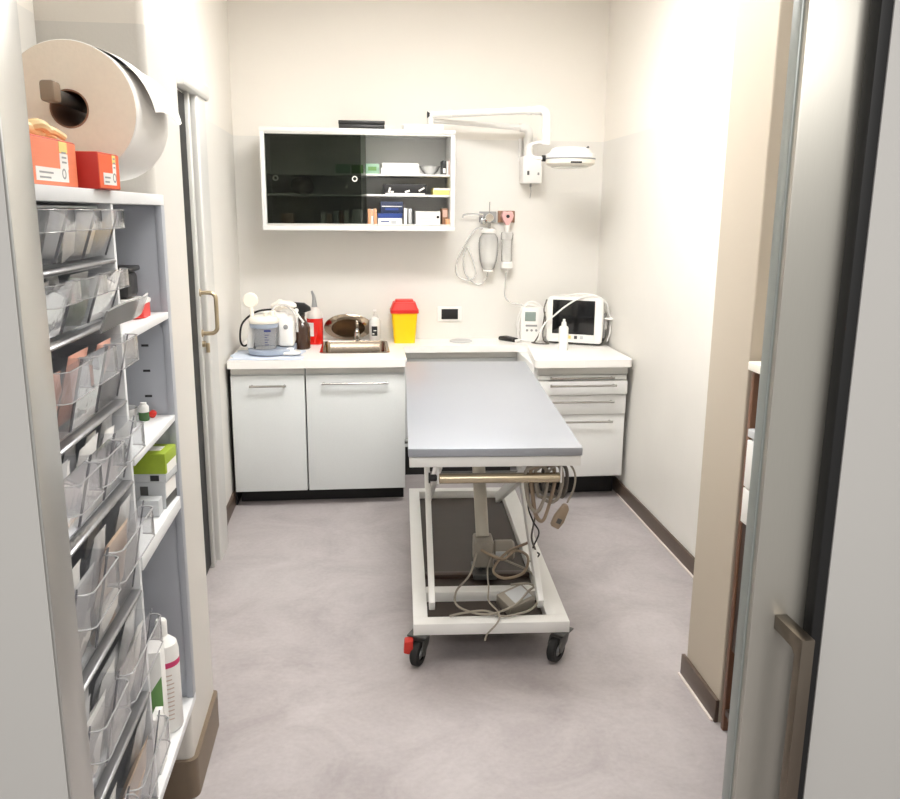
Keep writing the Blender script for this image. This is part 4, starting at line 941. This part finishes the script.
m = MB(); m.box(-.075, .035, -.05, .045, 0, .07, .0015); m.put('box', CARDG, t)
m = MB(); m.box(.0348, .0358, -.046, .04, .028, .066); m.put('label', CARDW, t)
m = MB(); m.box(.0348, .0354, -.049, .044, .004, .026); m.put('dark_band', DGREY, t)
m = MB(); m.box(-.028, -.008, -.0508, -.0498, .036, .06); m.put('printed_mark', DGREY, t)
t = thing('glove_carton', 'lime green and white box on top of the stack on the lower shelf', 'box', (-.53, 2.14, 1.0265), R(-4), 'stacked boxes on the lower shelf')
m = MB(); m.box(-.075, .04, -.052, .046, 0, .022, .001); m.put('lower_band', CARDG, t)
m = MB(); m.box(-.075, .04, -.052, .046, .0222, .075, .0015); m.put('upper_part', GREEN, t)
m = MB(); m.box(.0398, .0406, -.04, .04, .02, .045); m.put('white_label', CARDW, t)
m = MB(); m.box(-.0, .022, -.0528, -.0518, .004, .019); m.put('printed_mark', INK, t)
m = MB(); m.box(-.04, .02, -.02, .02, .0748, .0756); m.put('top_label', CARDW, t)
m = MB(); m.box(-.03, .022, -.02, .02, 0, .042, .0015); solo(m, 'small_carton', CARDG, 'small plain grey box in front of the stack on the lower shelf', 'box', (-.525, 2.05, .9555))
t = thing('lotion_bottle', 'tall white bottle with magenta band on the bottom shelf', 'bottle', (-.527, 2.06, .3535))
m = MB(); m.lathe([(0, 0), (.036, 0), (.04, .006), (.04, .225), (.036, .245), (.018, .262), (.014, .266), (0, .266)], (0, 0, 0), 28); m.put('bottle', WHITE, t)
m = MB(); m.lathe([(0, .2665), (.015, .2665), (.015, .305), (.012, .31), (0, .31)], (0, 0, 0), 20); m.put('cap', WHITE, t)
m = MB(); m.lathe([(.0404, .188), (.0404, .203)], (0, 0, 0), 28); m.put('magenta_band', MAGI, t)
m = MB()
for k in range(11): m.sheet(lambda u, v: (.0404*math.cos(R(-110+60*u+((k*37) % 9))), .0404*math.sin(R(-110+60*u+((k*37) % 9))), .04+.0125*k+.003*v), 8, 1)
m.put('small_print', mat('faint_print', srgb(200, 176, 160), .6), t)
t = thing('upright_carton', 'white upright box with green print beside the tall white bottle', 'box', (-.535, 1.965, .3535), R(6))
m = MB(); m.box(-.012, .03, -.035, .035, 0, .285, .001); m.put('box', CARDW, t)
m = MB(); m.prism([(-.011, .10), (.029, .14), (.029, .22), (-.011, .16)], 'y', -.0358, -.0349); m.put('green_print', MGREEN, t)
m = MB(); m.box(0, .018, -.03, .03, 0, .15, .001); solo(m, 'leaflet_pack', CARDW, 'low white pack standing in front of the white and green box', 'pack', (-.517, 1.885, .3535))

# glove boxes on top of the unit
def glovebox(loc, w, l, h, mte, mts, label, rz):
    t = thing('glove_box', label, 'glove box', loc, rz, 'glove boxes on the shelving unit')
    m = MB(); m.box(-w, w, -l, l, 0, h, .0015); m.put('box', mte, t)
    m = MB(); m.box(w-.0003, w+.0008, -l+.002, l-.002, .002, h-.002); sp = m.put('side_print', mts, t)
    m = MB(); m.box(-w+.002, w-.002, -l+.004, l-.004, h-.0005, h+.0008); m.put('top_print', mts, t)
    m = MB(); m.box(w+.0009, w+.0014, -l*.62, l*.6, .008, .03); m.box(w+.0009, w+.0014, l*.3, l*.62, .03, h*.72); m.put('white_label', CARDW, sp)
    m = MB(); m.box(w+.0009, w+.0014, l*.3, l*.62, h*.74, h*.97); m.put('yellow_label', CARDY, sp)
    m = MB(); m.lathe([(.006, 0), (.009, 0), (.009, .0004), (.006, .0004)], (w+.0015, l*.42, .022), 20, Matrix.Rotation(PI/2, 4, 'Y')); m.put('printed_ring', GREYP, sp); m = MB(); m.box(w+.0014, w+.0018, -l*.5, -l*.1, .012, .015); m.put('printed_line', GREYP, sp); m = MB(); m.box(w+.0014, w+.0018, -l*.5, 0, .02, .023); m.put('printed_line', GREYP, sp)
    for k in range(3): m = MB(); m.box(w+.0014, w+.0018, l*.38, l*.55, .04+.008*k, .043+.008*k); m.put('printed_line', GREYP, sp)
    m = MB(); m.lathe([(0, h+.0009), (.03, h+.0009), (.034, h+.0015), (0, h+.0015)], (0, 0, 0), 24, None, .7, 1.6); m.put('opening_film', LATEX, t)
    return t
glovebox((-.572, 1.52, 1.7385), .062, .115, .078, REDB, ORANGE, 'orange glove box with cream glove pulled out, beside the doorway', R(-2))
glovebox((-.525, 1.715, 1.7385), .054, .055, .066, REDB, ORANGE2, 'smaller bright red glove box at the far end of the pair', R(-4))
m = MB()
m.blob((0, 0, .012), .036, .065, .017, 3, .4, 3, 26)
for k, (dx, dy, l, a) in enumerate(((.02, .05, .05, .5), (.0, .06, .055, .25), (-.02, .055, .05, 0))):
    m.tube([(dx, dy-.02, .012), (dx+.012, dy+.02, .016-.003*k), (dx+.02+.01*a, dy+l*.9, .006)], .009, 8, 4, r1=.006)
m.tube([(.015, -.02, .012), (.035, .0, .02), (.04, .025, .014)], .011, 8, 4, r1=.008)
solo(m, 'latex_glove', LATEX, 'crumpled cream latex glove lying on the orange glove box', 'glove', (-.565, 1.53, 1.8195))
# big paper roll on its bar
rc = (-.562, 1.8, 1.894)
t = thing('paper_roll', 'large white paper roll hanging above the red and orange glove boxes', 'paper roll', rc)
m = MB(); MY = Matrix.Rotation(-PI/2, 4, 'X')
m.lathe([(.037, .001), (.1265, .0), (.129, .003), (.129, .28), (.1265, .283), (.037, .283)], (0, 0, 0), 64, MY); m.put('wound_paper', PAPER, t)
m = MB(); m.lathe([(.0375, -.0012), (.127, -.0012), (.127, .0005), (.0375, .0005), (.0375, -.0012)], (0, 0, 0), 64, MY); m.put('paper_end', TANP, t)
m = MB(); m.lathe([(.034, -.001), (.0368, -.001), (.0368, .284), (.034, .284), (.034, -.001)], (0, 0, 0), 40, MY); m.put('card_core', CARDBR, t)
def tail(u, v):
    a = R(100-100*u); r = .1305+.004*u+.022*max(0, u-.35)**1.2*1.6
    return (r*math.cos(a)+.012*u*u*math.sin(v*3), .03+.25*v+.012*u, r*math.sin(a)+.006*u*math.sin(v*7))
m = MB(); m.sheet(tail, 30, 12, .0008); m.put('loose_end', PAPER, t)
t = thing('roll_holder', 'steel bar holding the large white paper roll', 'roll holder', (-.568, 2.234, 1.912))
m = MB(); m.tube([(0, -.004, 0), (0, -.3, .0), (0, -.495, .0)], .0125, 14); m.put('bar', DGREY, t)
m = MB(); m.box(-.03, .03, -.006, -.0005, -.04, .04, .002); m.put('wall_plate', GREYP, t)
m = MB(); m.box(-.014, .014, -.535, -.496, -.016, .022, .006); m.put('end_stop', CORDT, t)

# ------------------------------------------------------------------ brown cabinet in the recess beyond the sliding leaf
t = thing('wooden_cabinet', 'brown wooden cabinet with white drawers behind the sliding door edge', 'cabinet', (1.375, 2.065, 0))
m = MB(); m.box(-.18, .2, .325, .345, 0, 1.235, .004); m.box(-.18, .2, -.345, -.325, 0, 1.235, .004); m.box(.18, .2, -.3245, .3245, .05, 1.235); m.box(-.17, .179, -.3245, .3245, .04, .06); m.put('carcass', WOOD, t)
m = MB(); m.box(-.19, .205, -.35, .352, 1.2355, 1.262, .003); m.put('top_board', OFFW, t)
m = MB(); m.box(-.185, .179, -.3245, .3245, 1.03, 1.055, .002); m.put('ledge', CARDG, t)
m = MB(); m.box(-.188, .17, -.3, .318, .872, 1.022, .003); m.put('drawer', WHITE, t)
m = MB(); m.box(-.188, .17, -.3, .318, .755, .868, .003); m.put('drawer', WHITE, t)
m = MB(); m.box(-.176, -.16, -.3245, .3245, .3, .75, .002); m.put('lower_door', DWOOD, t)
m = MB(); m.box(-.178, -.16, -.3245, .3245, .061, .085, .002); m.put('lower_rail', DWOOD, t)

# ------------------------------------------------------------------ camera
cd = bpy.data.cameras.new('camera'); cam = bpy.data.objects.new('camera', cd); C.objects.link(cam)
f_, H_ = 835., 1.70
def dirc(u, v): return np.array([(u-450)/f_, (v-399.5)/f_, 1.0])
Yc = dirc(358, 212); Yc /= np.linalg.norm(Yc)
nc = dirc(420, 4100); nc /= np.linalg.norm(nc); nc -= Yc*np.dot(nc, Yc); nc /= np.linalg.norm(nc)
Zc = -nc; Xc = np.cross(Yc, Zc)
Rm = np.stack([Xc, Yc, Zc], 1)
right, down, fwd = Rm[0], Rm[1], Rm[2]
M = Matrix(((right[0], -down[0], -fwd[0], 0), (right[1], -down[1], -fwd[1], 0), (right[2], -down[2], -fwd[2], H_), (0, 0, 0, 1)))
cam.matrix_world = M
cd.sensor_fit = 'HORIZONTAL'; cd.sensor_width = 36; cd.lens = f_/900*36; cd.clip_start = .05
bpy.context.scene.camera = cam
# ------------------------------------------------------------------ added corridor fill light, world, view
ld = bpy.data.lights.new('corridor_fill', 'AREA'); ld.shape = 'RECTANGLE'; ld.size = 1.6; ld.size_y = .5; ld.energy = CORR; ld.color = (1, .97, .93)  # unseen fill added to brighten the grey front wall and door leaf
lo = bpy.data.objects.new('corridor_fill', ld); C.objects.link(lo); lo.location = (.3, -.7, 2.85); lo.rotation_euler = (R(15), 0, 0)
w = bpy.data.worlds.new('world'); bpy.context.scene.world = w; w.use_nodes = True
w.node_tree.nodes['Background'].inputs[0].default_value = (1, .985, .96, 1); w.node_tree.nodes['Background'].inputs[1].default_value = WORLD
sc = bpy.context.scene
sc.view_settings.view_transform = 'Standard'; sc.view_settings.look = 'None'; sc.view_settings.gamma = 1; sc.view_settings.exposure = EXPO
sc.cycles.transparent_max_bounces = 24
